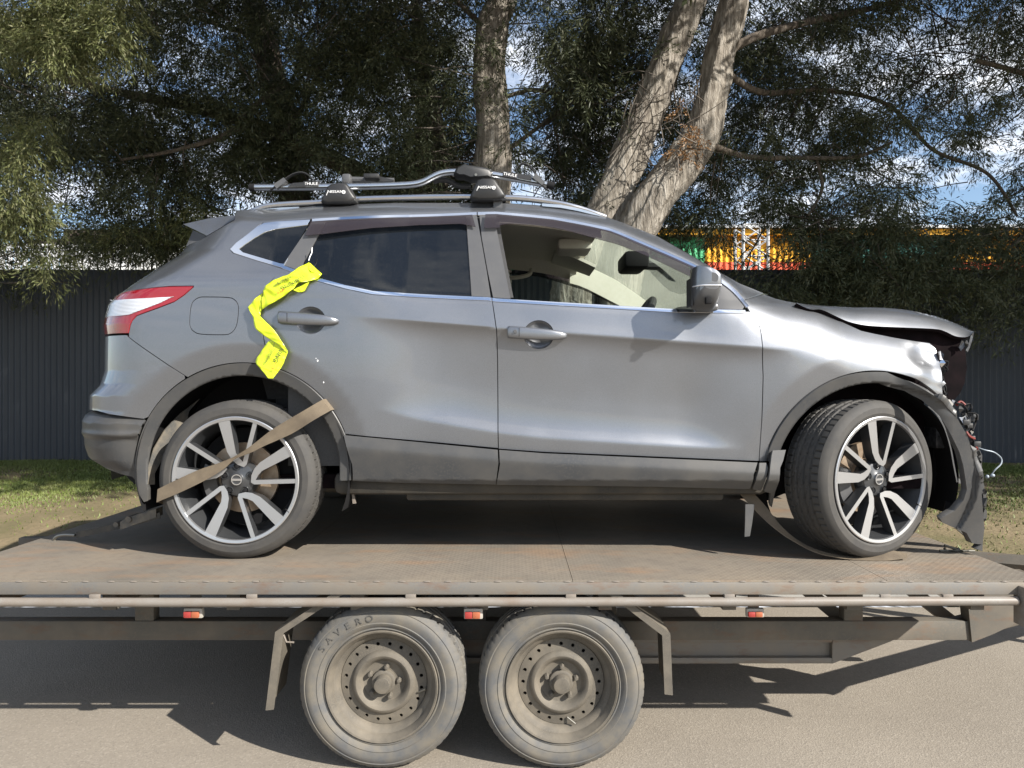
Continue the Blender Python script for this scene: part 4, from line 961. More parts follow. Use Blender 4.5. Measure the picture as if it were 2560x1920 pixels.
# wing ---------------------------------------------------------------
af_out = [(x, z) for x, z in arc(AF, AF[2], 14, 168, 70)]
we = px([tD(268, 1637)], B_)[0]; wfront = px([tD(1788, 1088)], B_)[0]
af_out = [q for q in af_out if q[0] > we[0]+.002 and q[1] > we[1] and (q[0] < wfront[0])]
wing_top = px([tD(1670, 612), tD(1600, 603), tD(1500, 588), tD(1350, 562), tD(1200, 532), tD(1080, 505), tD(960, 450), tD(860, 405), tD(760, 362), tD(680, 345), tD(600, 312)], B_)
wing_crest = [solve_roof(u, v, .18) for u, v in [tD(520, 272), tD(420, 255), tD(330, 230), tD(244, 190)]]
wing = [seam_pf[1], seam_pf[1]]+gap_front+[(gap_front[-1][0], we[1]), we]+af_out[::-1]+[wfront]+px([tD(1785, 980), tD(1780, 870), tD(1765, 800), tD(1750, 725), tD(1722, 655)], B_)+wing_top+wing_crest
wing = [q for i, q in enumerate(wing) if i == 0 or abs(q[0]-wing[i-1][0])+abs(q[1]-wing[i-1][1]) > 1e-4]
wg = panel('wing', wing, body_up, M['paint'], car, hz=.008, hx=.02)
wg[0]['label'] = 'crumpled front wing of the car'
# arch trims and mudflaps
rt_out = arc(AR, AR[2]-.0025, -16, 186, 90); rt_in = arc(AR, AR[3], -17, 184, 90)
def arch_fn(A): return arch_trim(A)
panel('wheel_arch_trim', [q for q in rt_out if q[1] > 1.03]+[(-1.548, .99), (-1.528, .955), (-1.512, .96)]+[q for q in rt_in[::-1] if q[1] > 1.03 or q[0] < -1.2], arch_fn(AR), M['plastic'], car, rim=.035, hx=.009)
def torn_trim(x, z): return arch_trim(AF)(x, z)-.125*sm(1.58, 1.80, x)*(1-.5*sm(1.15, .75, z))
fo = px([tD(275, 1640)], B_)+[q for q in arc(AF, AF[2]-.0025, 166, 84, 60)]+px([(2274, 953), (2317, 976), (2361, 1005), (2390, 1037), (2419, 1086), (2436, 1129)], torn_trim)
fr_o = px([(2442, 1163), (2456, 1249), (2462, 1322), (2457, 1380), tG(2080, 1430), tG(2120, 1390), tG(2040, 1380), tG(1990, 1290), tG(1870, 1240), tG(1780, 1200), tG(1758, 1162), tG(1890, 1092), tG(1962, 1008), tG(1992, 915), tG(1980, 825)], torn_trim)
fi = px([(2407, 1163), (2398, 1131), (2375, 1085), (2346, 1039), (2303, 1001), (2260, 978)], torn_trim)+[q for q in arc(AF, AF[3], 88, 168, 60)]
ftr = panel('wheel_arch_trim', fo+fr_o+fi, torn_trim, M['plastic'], car, rim=.03, hx=.009)
# the sill end piece and flap ahead of the front door
ep = px([tH(1862, 885), tH(1925, 885), tH(1942, 930), tH(1925, 1020), tH(1880, 1135), tH(1800, 1122), tH(1835, 1020), tH(1858, 940)], sill)
panel('sill_end_cladding', ep, off(sill, .004), M['plastic'], car, rim=.03)
ep2 = px([tH(1965, 775), tH(2085, 770), tH(2060, 870), tH(2035, 930), tH(2030, 1010), tH(1990, 1140), tH(1962, 1275), tH(1935, 1255), tH(1945, 1150), tH(1890, 1135), tH(1930, 1020), tH(1945, 900), tH(1955, 820)], sill)
panel('mudflap', ep2, off(sill, -.012), M['plastic'], car, rim=.02)
mf = [W(*tG(82, 1040), 3.0), W(*tG(160, 1040), 3.0), W(*tG(140, 1200), 2.99), W(*tG(120, 1315), 2.98), W(*tG(75, 1320), 2.98), W(*tG(80, 1180), 2.99)]
MB().extr(mf, (0, .012, 0)).build('hanging_splash_guard', M['plastic'], car)
MB().extr([W(*tF(410, 1110), 3.02), W(*tF(425, 1130), 3.02), W(*tF(448, 1240), 3.02), W(*tF(420, 1242), 3.02)], (0, .01, 0)).build('jacking_tab', M['steel_galv'], car)
# rear splash guard seen behind the rear trim (muddy inner face)
mg = px([tE(900, 200), tE(840, 320), tE(830, 430), tE(890, 480), tE(830, 580), tE(740, 660), tE(690, 760), tE(650, 860), tE(650, 960), tE(600, 960), tE(590, 860), tE(640, 640), tE(700, 480), tE(780, 340)], B_)
panel('rear_splash_guard', mg, lambda x, z: Y0+.05+0*np.asarray(x)+.28*sm(-1.6, -1.3, x), M['plastic_dirty'], car, rim=.01)

# under the skin: wheel housings, floor, dark sheet added to blacken panel gaps --------------------
def shell_fn(x, z): return np.maximum(body(x, z), Y0)+.034
sh_r = [(-1.86, 1.25), (-1.86, 1.80)]+[(x, z-.03) for x, z in bl_[2:]]+[(1.15, 1.72), (1.55, 1.60), (1.70, 1.50)]+arc(AF, AF[2]+.02, 50, 176, 30)+[(1.04, 1.06), (-.62, 1.06)]+arc(AR, AR[2]+.02, -8, 188, 40)
panel('dark_gap_backing', sh_r, shell_fn, M['black'], car, rim=0, hx=.06, hz=.03)
for s in (0, 1):
    for A, nm in ((AR, 'rear'), (AF, 'front')):
        mb = MB(); y0, y1 = (.02, .40)
        prof = [(A[3]+.045, 0), (A[3]+.05, .12), (A[3]+.03, .34), (.05, .36)] if nm == 'rear' else [(A[3]+.01, .13), (A[3]+.02, .2), (A[3]+.02, .34), (.05, .36)]
        mb.lathe([(r_, (Y0+.02+y) if s == 0 else (2*YC-Y0-.02-y)) for r_, y in prof], 40, (A[0], 0, A[1]), a0=-math.pi*.62, a1=math.pi*.62)
        mb.build('wheel_housing', M['black'], car)
mb = MB(); mb.box((-1.40, 3.05, 1.0), (1.75, 4.6, 1.06)); mb.build('floor_pan', M['engine'], car)
MB().bbox((-.75, Y0+.060, .980), (1.08, Y0+.22, 1.075), .03).build('sill_rail', M['sill_dirt'], car); MB().bbox((-.45, Y0+.10, .952), (.9, Y0+.20, .99), .012).build('jacking_seam', M['sill_dirt'], car)
mb = MB(); mb.box((-.75, 2*YC-Y0-.16, .985), (1.12, 2*YC-Y0-.055, 1.06)); mb.build('sill_rail', M['plastic_dirty'], car)
MB().tube([(-1.7, 3.6, .95), (-.6, 3.6, .93), (.9, 3.75, .95)], .035, 10).build('exhaust_pipe', M['steel_dusty'], car)
MB().tube([(-1.139, 3.1, 1.05), (-1.139, 4.56, 1.05)], .05, 10).build('rear_axle_beam', M['black'], car)

# roof, glass, tail ---------------------------------------------------
def loft(name, curves, mat, parent, n_mid=0, smooth=True):
    n = len(curves[0]); v = [q for c_ in curves for q in c_]; f = [(j*n+i, j*n+i+1, (j+1)*n+i+1, (j+1)*n+i) for j in range(len(curves)-1) for i in range(n-1)]
    return mesh_obj(name, v, f[::1], mat, parent, smooth, 60)
def yedge(x, z): return float(body_up(x, z))
XH = .44                                                  # header of the windscreen
def roof_curves(xs_, crown, dz=0., dyi=0.):
    cs = []
    for s in np.linspace(-1, 1, 17):
        c_ = []
        for x in xs_:
            z = float(np.interp(x, ROOFX, ROOFZ)); ye = yedge(x, z-.001)+dyi; h = YC-ye; c_.append(Vector((x, YC+s*h, z+dz+crown*(1-abs(s)**2.4))))
        cs.append(c_)
    return cs
xs_ = np.linspace(ROOFX[0]-.02, XH, 26); rf = loft('roof', roof_curves(xs_, .045), M['paint'], car)
xs_ = np.linspace(-1.1, XH-.02, 20); loft('headlining', roof_curves(xs_, .03, -.045, .03), M['headliner'], car)
xs_ = np.linspace(XH, ROOFX[-1]+.02, 16); ws = loft('windscreen', roof_curves(xs_, .035, -.006), M['windscreen'], car)
zs = np.linspace(1.0, 2.17, 34); cs = []
for s in np.linspace(-1, 1, 15):
    cs.append([Vector((float(rear_x(z))-.955*LR-.05*(1-s*s), YC+s*(YC-float(body(float(rear_x(z))-.96*LR, z))), z)) for z in zs])
tg = loft('tailgate', cs, M['paint'], car)
cs = [[q+Vector((-.006, 0, 0)) for q in c_[24:32]] for c_ in cs[2:-2]]; loft('rear_window', cs, M['tint'], tg)
# spoiler
sp_n = [W(*tA(960, 278), 3.22), W(*tA(1180, 228), 3.22), W(*tA(1340, 208), 3.22), W(*tA(1478, 197), 3.22), W(*tA(1400, 238), 3.20), W(*tA(1290, 305), 3.19), W(*tA(1165, 378), 3.17), W(*tA(1060, 325), 3.20)]
sp_f = [Vector((q.x-.05, 2*YC-q.y, q.z)) for q in sp_n]; sp_m = [Vector((q.x-.05, YC, q.z+.02)) for q in sp_n]
n = len(sp_n); mb = MB(); mb.add(sp_n+sp_m+[Vector((q.x, 2*YC-q.y, q.z)) for q in sp_n], [(j*n+i, j*n+(i+1) % n, (j+1)*n+(i+1) % n, (j+1)*n+i) for j in (0, 1) for i in range(n)]+[tuple(range(n)), tuple(range(3*n-1, 2*n-1, -1))])
mb.build('roof_spoiler', M['paint'], car, True, 25)
mb = MB(); mb.extr([W(*tA(1045, 330), 3.24), W(*tA(1165, 380), 3.2), W(*tA(1080, 430), 3.2), W(*tA(985, 470), 3.22), W(*tA(1020, 390), 3.24)], (0, .06, 0)); mb.build('tailgate_corner', M['trim_satin'], car)

# bonnet, sprung up and bent
bon_low = [tD(520, 270), tD(640, 322), tD(740, 326), tD(860, 380), tD(960, 424), tD(1060, 450), tD(1170, 465), tD(1350, 475), tD(1700, 490), tD(1800, 510), tD(1900, 555), tD(2000, 560), tD(2058, 516)]
bon_top = [tD(522, 268), tD(620, 278), tD(760, 290), tD(900, 300), tD(1000, 305), tD(1120, 306), tD(1240, 308), tD(1400, 319), tD(1550, 342), tD(1750, 390), tD(1900, 445), tD(2000, 490), tD(2062, 514)]
bl3 = spline([W(u, v, 3.035+.06*i/12) for i, (u, v) in enumerate(bon_low)], 4); bt3 = spline([W(u, v, 3.125+.06*i/12) for i, (u, v) in enumerate(bon_top)], 4)
mid = [Vector((a.x*.5+b.x*.5, a.y*.66+b.y*.34, a.z*.46+b.z*.54)) for a, b in zip(bl3, bt3)]
def flipY(c_): return [Vector((q.x, 2*YC-q.y, q.z)) for q in c_]
cen = [Vector((q.x+.10*(i/len(bt3))**2, YC, q.z+.012)) for i, q in enumerate(bt3)]; q1 = [Vector((a.x*.6+b.x*.4, 3.45, a.z*.5+b.z*.5+.012)) for a, b in zip(bt3, cen)]
curves = [bl3, mid, bt3, q1, cen, flipY(q1), flipY(bt3), flipY(mid), flipY(bl3)]
bn = loft('bonnet', curves, M['paint'], car); bn['label'] = 'bent bonnet standing open at its front edge'
und = [[q+Vector((-.004, .012 if q.y < YC else -.012, -.010)) for q in c_] for c_ in curves]; loft('bonnet_underside', und, M['engine'], bn)
mb = MB(); mb.strip(bl3, und[0]); mb.build('bonnet_edge', M['engine'], bn)  # edge strip coloured near black, standing in for the shaded gap below
# torn inner skin hanging from the bonnet tip
mb = MB(); mb.extr([W(*tD(2058, 512), 3.12), W(*tD(2048, 560), 3.13), W(*tD(2036, 610), 3.12), W(*tD(2022, 650), 3.13), W(*tD(2002, 692), 3.12), W(*tD(1985, 675), 3.12), W(*tD(2008, 640), 3.12), W(*tD(2018, 590), 3.11), W(*tD(2030, 545), 3.12)], (.01, .02, 0)); mb.build('torn_bonnet_skin', M['primer'], bn, False)
# dark engine bay and radiator support behind the missing bumper
eb = [tD(700, 350), tD(1000, 440), tD(1350, 490), tD(1700, 505), tD(1850, 540), tD(1960, 590), tD(1985, 700), tD(1995, 830), tD(1975, 960), tD(1935, 1050), tD(1880, 1110), tD(1800, 1095), tD(1500, 1000), tD(1200, 700)]
P0 = [W(u, v, 3.12) for u, v in eb]; mb = MB(); mb.extr(P0, (0, 1.42, 0)); mb.build('radiator_support', M['engine'], car, False)
mb = MB(); mb.box((1.2, 3.2, 1.06), (1.85, 4.46, 1.5)); mb.build('engine_block', M['engine'], car)
MB().bbox((1.88, 3.16, 1.16), (1.97, 4.5, 1.27), .01).build('crash_beam', M['primer'], car)
# torn lamp bracket, clips and wiring along the broken edge
r_ = random.Random(5); mb = MB(); mb2 = MB(); mb3 = MB()
def jag(T, pts, Y, rad, M_):
    P = [W(*T(a, b), Y+r_.uniform(-.02, .03)) for a, b in pts]; M_.tube(spline(P, 4), rad, 6)
for pts in ([(1775, 770), (1830, 775), (1820, 820), (1785, 850), (1800, 880)], [(1780, 800), (1830, 840), (1790, 870)], [(1785, 900), (1800, 960), (1795, 1020), (1810, 1080)], [(1795, 960), (1815, 1010), (1805, 1060), (1820, 1100)]): jag(tD, pts, 3.06, .0035, mb)
for pts in ([(1900, 1130), (1960, 1150), (2000, 1200), (2005, 1290), (1990, 1350)], [(1960, 1150), (2020, 1140), (2035, 1180), (1990, 1230)], [(2000, 1215), (2080, 1230), (2070, 1300), (2045, 1370)], [(1950, 1230), (2010, 1250), (2000, 1330), (2030, 1400)], [(2000, 1280), (2060, 1290)], [(2010, 1400), (2050, 1450), (2080, 1500)], [(1990, 1330), (2030, 1430), (2045, 1470)]): jag(tD, pts, 3.10, .004, mb)
for pts in ([(1905, 1150), (1940, 1120), (1980, 1150)], [(1990, 1380), (2020, 1420), (2060, 1440)], [(2060, 1500), (2085, 1530)]): jag(tD, pts, 3.10, .006, mb2)
mb.build('wiring_loom', M['black'], car); mb2.build('red_wiring', M['wire_red'], car)
jag(tG, [(2080, 545), (2150, 570), (2230, 590), (2290, 640), (2290, 690), (2240, 740), (2210, 780)], 3.10, .003, mb3); P = W(*tG(2215, 790), 3.10); mb3.sphere(P, (.010, .010, .008)); mb3.sphere(W(*tG(2170, 800), 3.1), (.008, .008, .008)); mb3.build('hanging_wire', M['wire_blue'], car)
mb = MB()
for a, b in ((1925, 1140), (1990, 1160), (2050, 1255), (1975, 1300), (2010, 1330), (2045, 1430), (2070, 1490)):
    q = W(*tD(a, b), 3.11+r_.uniform(-.01, .02)); s = r_.uniform(.008, .016); MB().bbox(q-Vector((s, s, s*.8)), q+Vector((s, s, s*.9)), .003).build('broken_bracket', M['plastic_black'], car)
for a, b in ((2085, 580), (2110, 640), (2105, 700), (2120, 800), (2130, 900), (2150, 960), (2140, 1050), (2150, 1120)):
    q = W(*tG(a, b), 3.09); k_ = r_.uniform(-.006, .006); MB().extr([q+Vector((-.006, 0, -.024)), q+Vector((.005+k_, 0, -.02)), q+Vector((.009, 0, .01+k_)), q+Vector((.002-k_, 0, .024)), q+Vector((-.007, 0, .018))], (0, .02, 0)).build('torn_edge_piece', M['plastic'], car, False)
mb = MB(); mb.extr([W(*tG(1800, 130), 3.0), W(*tG(1850, 135), 3.0), W(*tG(1880, 175), 3.0), W(*tG(1865, 195), 3.0), W(*tG(1810, 160), 3.0)], (0, .02, 0)); mb.build('lamp_bracket', M['chrome'], car, False)
# more wreckage: shards of lamp housing, creased metal and clips along the broken edge
def shard(name, cx_, cy_, sc, mat, Y, T=tD, seed=0):
    r = random.Random(seed); n = r.randint(4, 6); c_ = W(*T(cx_, cy_), Y); pts = []
    for k in range(n):
        a = 2*math.pi*k/n+r.uniform(-.4, .4); q = sc*r.uniform(.5, 1.2); pts.append(c_+Vector((q*math.cos(a)*.7, r.uniform(-.012, .012), q*math.sin(a)*1.3)))
    MB().extr(pts, (r.uniform(.002, .006), r.uniform(.004, .012), 0)).build(name, mat, car, False)
for k, (a, b, s_, mt) in enumerate(((1768, 720, .020, 'primer'), (1772, 790, .018, 'chrome'), (1790, 850, .016, 'plastic_black'), (1775, 905, .018, 'primer'), (1792, 960, .015, 'lens_clear'), (1800, 1020, .014, 'plastic_black'), (1812, 1065, .014, 'primer'), (1868, 1125, .016, 'lens_clear'), (1935, 1180, .022, 'plastic_black'), (1985, 1235, .026, 'plastic_black'), (1965, 1275, .020, 'lens_clear'), (2010, 1300, .024, 'primer'), (2040, 1270, .016, 'plastic_black'), (2020, 1355, .020, 'plastic_black'), (2035, 1390, .014, 'chrome'), (2055, 1460, .016, 'plastic_black'), (2070, 1560, .012, 'primer'), (1955, 640, .018, 'primer'), (1990, 620, .014, 'plastic_black'))):
    shard('broken_shard', a, b, s_, M[mt], 3.05+.05*min(1, max(0, (a-1780)/200)), tD, k)
for k, (a, b, s_, mt) in enumerate(((2090, 610, .016, 'plastic_black'), (2098, 680, .018, 'plastic'), (2108, 760, .016, 'plastic_black'), (2122, 850, .020, 'plastic'), (2138, 930, .016, 'primer'), (2146, 1010, .018, 'plastic_black'), (2142, 1090, .016, 'plastic_black'), (2150, 1170, .014, 'primer'))):
    shard('broken_shard', a, b, s_, M[mt], 3.09, tG, 40+k)
# torn liner edges inside the front arch
for pts, wd, mt in (([(1670, 195), (1740, 260), (1810, 380), (1860, 540), (1890, 700), (1920, 850)], .030, 'trim_satin'), ([(1820, 300), (1890, 430), (1930, 580), (1945, 700), (1940, 800)], .016, 'plastic')):
    L = spline([W(*tG(a-14, b), 3.075) for a, b in pts], 6); R = spline([W(*tG(a+16, b+14), 3.12) for a, b in pts], 6); MB().strip(L, R, (.004, 0, .002)).build('wheel_arch_liner', M[mt], car, True, 30)
MB().extr([W(*tG(1700, 560), 3.25), W(*tG(1850, 560), 3.25), W(*tG(1870, 900), 3.25), W(*tG(1840, 1020), 3.25), W(*tG(1740, 1030), 3.25), W(*tG(1710, 980), 3.25)], (0, .25, 0)).build('wheel_arch_liner', M['black'], car)
MB().tube([W(*tG(1850, 1020), 3.12), W(*tG(1835, 1080), 3.12), W(*tG(1870, 1110), 3.12)], .02, 8).build('fog_lamp_bracket', M['black'], car)
# inner face behind the bumper remnant
MB().extr([W(*tG(1900, 1100), 3.10), W(*tG(2080, 900), 3.10), W(*tG(2140, 1150), 3.12), W(*tG(2120, 1400), 3.12), W(*tG(2040, 1370), 3.12), W(*tG(1880, 1230), 3.12)], (0, .01, 0)).build('bumper_remnant', M['plastic_dirty'], car)

# roof rails ----------------------------------------------------------
def rail(flip):
    rp = [tA(1498, 190), tA(1600, 145), tA(1700, 115), tA(1900, 97), tA(2140, 84), tB(660, 57), tB(1150, 42), tB(1600, 36), tC(80, 42), tC(250, 52), tC(400, 70), tC(600, 103), tC(800, 160), tC(950, 214)]
    P = spline([W(u, v+2, 3.215) for u, v in rp], 5); par = car
    if flip: P = flipY(P)
    o = MB().tube(P, .0135, 10, sx=1.2).build('roof_rail', M['alu'], par)
    for pts in ([tA(1496, 192), tA(1620, 152), tA(1800, 134), tA(1962, 128), tA(1962, 152), tA(1800, 165), tA(1600, 186)], [tC(398, 98), tC(560, 110), tC(700, 138), tC(820, 170), tC(952, 216), tC(860, 200), tC(700, 162), tC(560, 136), tC(398, 122)]):
        q = [W(u, v, 3.20) for u, v in pts]
        if flip: q = [Vector((a.x, 2*YC-a.y-.05, a.z)) for a in q]
        MB().extr(q, (0, .05, 0)).build('rail_foot', M['alu'], o)
    for u in (1245,): 
        q = W(u, 508, 3.2); y = q.y if not flip else 2*YC-q.y; MB().box((q.x-.02, y-.01, q.z-.03), (q.x+.02, y+.015, q.z+.03)).build('rail_stanchion', M['trim_satin'], o)
rail(False); rail(True)

# door mirror ---------------------------------------------------------
def mirror(flip):
    cx_, cz_ = .735, 1.835; mb = MB(); n = 28; v = []
    outl = [tC(1712, 655), tC(1800, 668), tC(1880, 700), tC(1940, 755), tC(1962, 800), tC(1960, 880), tC(1942, 960), tC(1905, 1010), tC(1850, 1022), tC(1770, 1012), tC(1712, 985), tC(1704, 900), tC(1702, 780)]
    O = [W(u, v_, 2.80) for u, v_ in outl]; O = spline(O+[O[0]], 3)[:-1]; c0 = sum(O, Vector())/len(O); n = len(O); mats = []
    LAY = ((2.775, .22, .020, .050), (2.777, .52, .012, .044), (2.786, .72, .006, .034), (2.80, .84, .002, .022), (2.825, .93, 0, .010), (2.86, 1.0, 0, 0), (2.905, .92, .006, 0), (2.93, .5, .012, 0))
    for y, s, dx, dz in LAY:
        for q in O: v.append(Vector((c0.x+(q.x-c0.x)*s+dx, y, c0.z+(q.z-c0.z)*s+dz)))
    f = []; ml = []
    for j in range(7):
        for i in range(n):
            f.append((j*n+i, j*n+(i+1) % n, (j+1)*n+(i+1) % n, (j+1)*n+i)); z = (v[j*n+i].z+v[j*n+(i+1) % n].z)/2; ml.append(0 if z > c0.z+.022 else 1)
    f += [tuple(range(n)), tuple(range(8*n-1, 7*n-1, -1))]; ml += [1, 1]
    if flip: v = [Vector((q.x, 2*YC-q.y, q.z)) for q in v]; f = [q[::-1] for q in f]
    o = mesh_obj('side_mirror', v, f, [M['paint'], M['trim_satin']], car, True, 50, ml)
    fy = (lambda y: 2*YC-y) if flip else (lambda y: y)
    z0 = c0.z+.020; L = []; Rr = []
    for y, s, dx, dz in LAY[1:6]:
        xs2 = [a.x+(b.x-a.x)*(t_) for a, b in zip(O, O[1:]+O[:1]) for t_ in [((z0-dz-c0.z)/s+c0.z-a.z)/((b.z-a.z) or 1e-9)] if 0 <= t_ < 1]
        if len(xs2) >= 2: L.append(Vector((c0.x+(min(xs2)-c0.x)*s+dx, fy(y), z0))); Rr.append(Vector((c0.x+(max(xs2)-c0.x)*s+dx, fy(y), z0)))
    L = L[::-1][1:]+Rr
    MB().tube(spline(L, 3), .0035, 6).build('indicator_strip', M['lens_clear'], o)
    mb = MB(); mb.bbox((.76, min(fy(2.89), fy(2.99)), 1.745), (.84, max(fy(2.89), fy(2.99)), 1.775), .012); mb.build('mirror_arm', M['trim_satin'], o)
    gz = [Vector((q.x-.004, 0, q.z)) for q in O]
    xm = min(q.x for q in O); MB().box((xm-.001, min(fy(2.82), fy(2.90)), c0.z-.055), (xm+.006, max(fy(2.82), fy(2.90)), c0.z+.055)).build('mirror_glass', M['rubber_seal'], o)
    if not flip:
        q = W(*tC(1840, 935), 2.78); MB().bbox((q.x-.012, 2.778, q.z-.014), (q.x+.012, 2.80, q.z+.012), .003).build('puddle_lamp', M['black'], o)
mirror(False); mirror(True)

# cabin ----------------------------------------------------------------
def seat(x, y):
    s = MB(); s.bbox((x-.25, y-.24, 1.28), (x+.25, y+.24, 1.44), .05); o = s.build('seat', M['seat'], car)
    n = 10; mb = MB(); P = [(x-.22, 1.38), (x-.30, 1.70), (x-.36, 1.92)]
    mb.strip(spline([(P[0][0]+.06, y-.24, P[0][1]), (P[1][0]+.05, y-.24, P[1][1]), (P[2][0]+.03, y-.2, P[2][1])], 5), spline([(P[0][0]+.06, y+.24, P[0][1]), (P[1][0]+.05, y+.24, P[1][1]), (P[2][0]+.03, y+.2, P[2][1])], 5), (-.11, 0, 0)); mb.build('backrest', M['seat'], o)
    mb = MB(); mb.bbox((x-.44, y-.13, 1.93), (x-.34, y+.13, 2.07), .03); mb.build('headrest', M['seat'], o)
for x, y in ((-.02, 3.42), (-.02, 4.24), (-.82, 3.42), (-.82, 4.24)): seat(x, y)
MB().bbox((.62, 3.06, 1.42), (1.15, 4.6, 1.70), .05).build('dashboard', M['interior'], car)
mb = MB(); mb.sphere((.83, 3.43, 1.735), (.11, .17, .085)); mb.build('instrument_hood', M['interior'], car)
sw = MB(); C0 = Vector((.575, 3.42, 1.685)); ax = Vector((-.86, 0, .5)).normalized(); e1 = Vector((0, 1, 0)); e2 = ax.cross(e1)
sw.tube([C0+(e1*math.cos(a)+e2*math.sin(a))*.19 for a in np.linspace(0, 2*math.pi, 37)], .017, 10); so = sw.build('steering_wheel', M['interior'], car)
MB().tube([C0, C0-ax*.3], .03, 8).build('steering_column', M['interior'], so)
for a in (0, math.pi, -math.pi/2): MB().tube([C0, C0+(e1*math.cos(a)+e2*math.sin(a))*.19], .018, 6).build('steering_spoke', M['interior'], so)
# rear-view mirror: pixels seen through the open window
mb = MB(); q = W(*tC(1165, 615), 3.72); mb.bbox((q.x-.05, 3.60, q.z-.04), (q.x+.075, 3.86, q.z+.045), .02); rv = mb.build('rear_view_mirror', M['black'], car)
mb = MB(); mb.tube([q+Vector((.05, .02, .0)), q+Vector((.20, .03, .0)), q+Vector((.30, .05, -.02))], [.03, .035, .03], 10); mb.build('mirror_stalk', M['interior'], rv)
MB().tube(spline([W(*tC(1270, 540), 3.68), W(*tC(1275, 580), 3.68), W(*tC(1270, 630), 3.68)], 3), .009, 8).build('mirror_collar', M['chrome'], rv)
# sun visors, grab handle, pillar linings of the far side and header
for y0_, y1_ in ((3.98, 4.36),):
    zr_ = lambda x: float(np.interp(x, ROOFX, ROOFZ))-.035
    MB().strip(spline([(.24, y0_+.02, zr_(.24)), (.34, y0_, zr_(.34)-.012), (.47, y0_+.03, zr_(.47)-.03)], 5), spline([(.24, y1_-.02, zr_(.24)), (.34, y1_, zr_(.34)-.012), (.47, y1_-.03, zr_(.47)-.03)], 5), (0, 0, -.018)).build('sun_visor', M['shade_gray'], car, True, 40)
mb = MB(); mb.bbox((.24, 3.72, 2.15), (.42, 3.94, 2.21), .02); mb.build('roof_console', M['headliner'], car)
MB().tube(spline([(-.12, 4.44, 2.16), (-.10, 4.40, 2.12), (.0, 4.385, 2.10), (.10, 4.40, 2.12), (.12, 4.44, 2.16)], 4), .013, 8).build('grab_handle', M['shade_gray'], car)
far = lambda x, z, dy: Vector((x, 2*YC-float(body_up(x, z))-dy, z))
pa = [(x, float(np.interp(x, ROOFX, ROOFZ))-.005) for x in np.linspace(.36, 1.14, 14)]; pb = [(x, ctz_(x)-.075) for x in np.linspace(.36, 1.10, 14)]
MB().strip([far(x, z, .012) for x, z in pa], [far(x, z, .105) for x, z in pb], (0, -.01, 0)).build('pillar_lining', M['cream'], car)
pa = [(x, float(np.interp(x, ROOFX, ROOFZ))-.02) for x in np.linspace(-1.1, .40, 16)]; pb = [(x, ctz_(x)-.032) for x in np.linspace(-1.1, .40, 16)]
MB().strip([far(x, z, .10) for x, z in pa], [far(x, z, .03) for x, z in pb], (0, -.015, -.01)).build('cant_rail_lining', M['headliner'], car)
nr = lambda x, z, dy: Vector((x, float(body_up(x, z))+dy, z))
MB().strip([nr(x, z+.012, .11) for x, z in pa], [nr(x, z-.006, .05) for x, z in pb], (0, .012, -.004)).build('cant_rail_lining', M['headliner'], car)
for side, ff in ((0, nr), (1, far)):
    za = [(gm[i][0]-.05, gm[i][1]) for i in range(4)]; zb = [(gm[i][0]+.09, gm[i][1]) for i in range(4)]
    MB().strip([ff(x, z, .03) for x, z in za], [ff(x, z, .03) for x, z in zb], (0, .03 if side == 0 else -.03, 0)).build('pillar_lining', M['interior'], car)
for y in (Y0+.10, 2*YC-Y0-.13): MB().box((-.95, y, 1.1), (1.0, y+.03, 1.74)).build('door_lining', M['interior'], car)
MB().box((-1.75, 3.1, 1.5), (-1.05, 4.56, 1.78)).build('parcel_shelf', M['interior'], car)
fgl = [below(x) for x in np.linspace(f1[1][0], 1.02, 16)]+[(x, ctz_(x)-.05) for x in np.linspace(.98, f1[0][0], 14)]
v_ = panel('window_glass', fgl, off(body_up, .012), M['glass'], (None, door_f[1]), rim=0, hx=.05, hz=.03)
bpy.data.objects.remove(v_[0])

# paint chips and bird marks on the rear door, scuffs by the door edge
for u, v, s_ in ((794, 902, .0038), (790, 896, .002), (809, 956, .003)):
    x, z = px([(u, v)], B_)[0]; y = float(B_(x, z)); MB().sphere((x, y-.0003, z), (s_*.8, .0008, s_*1.2), 8, 5).build('paint_chip', M['ink_white'], door_r[0])
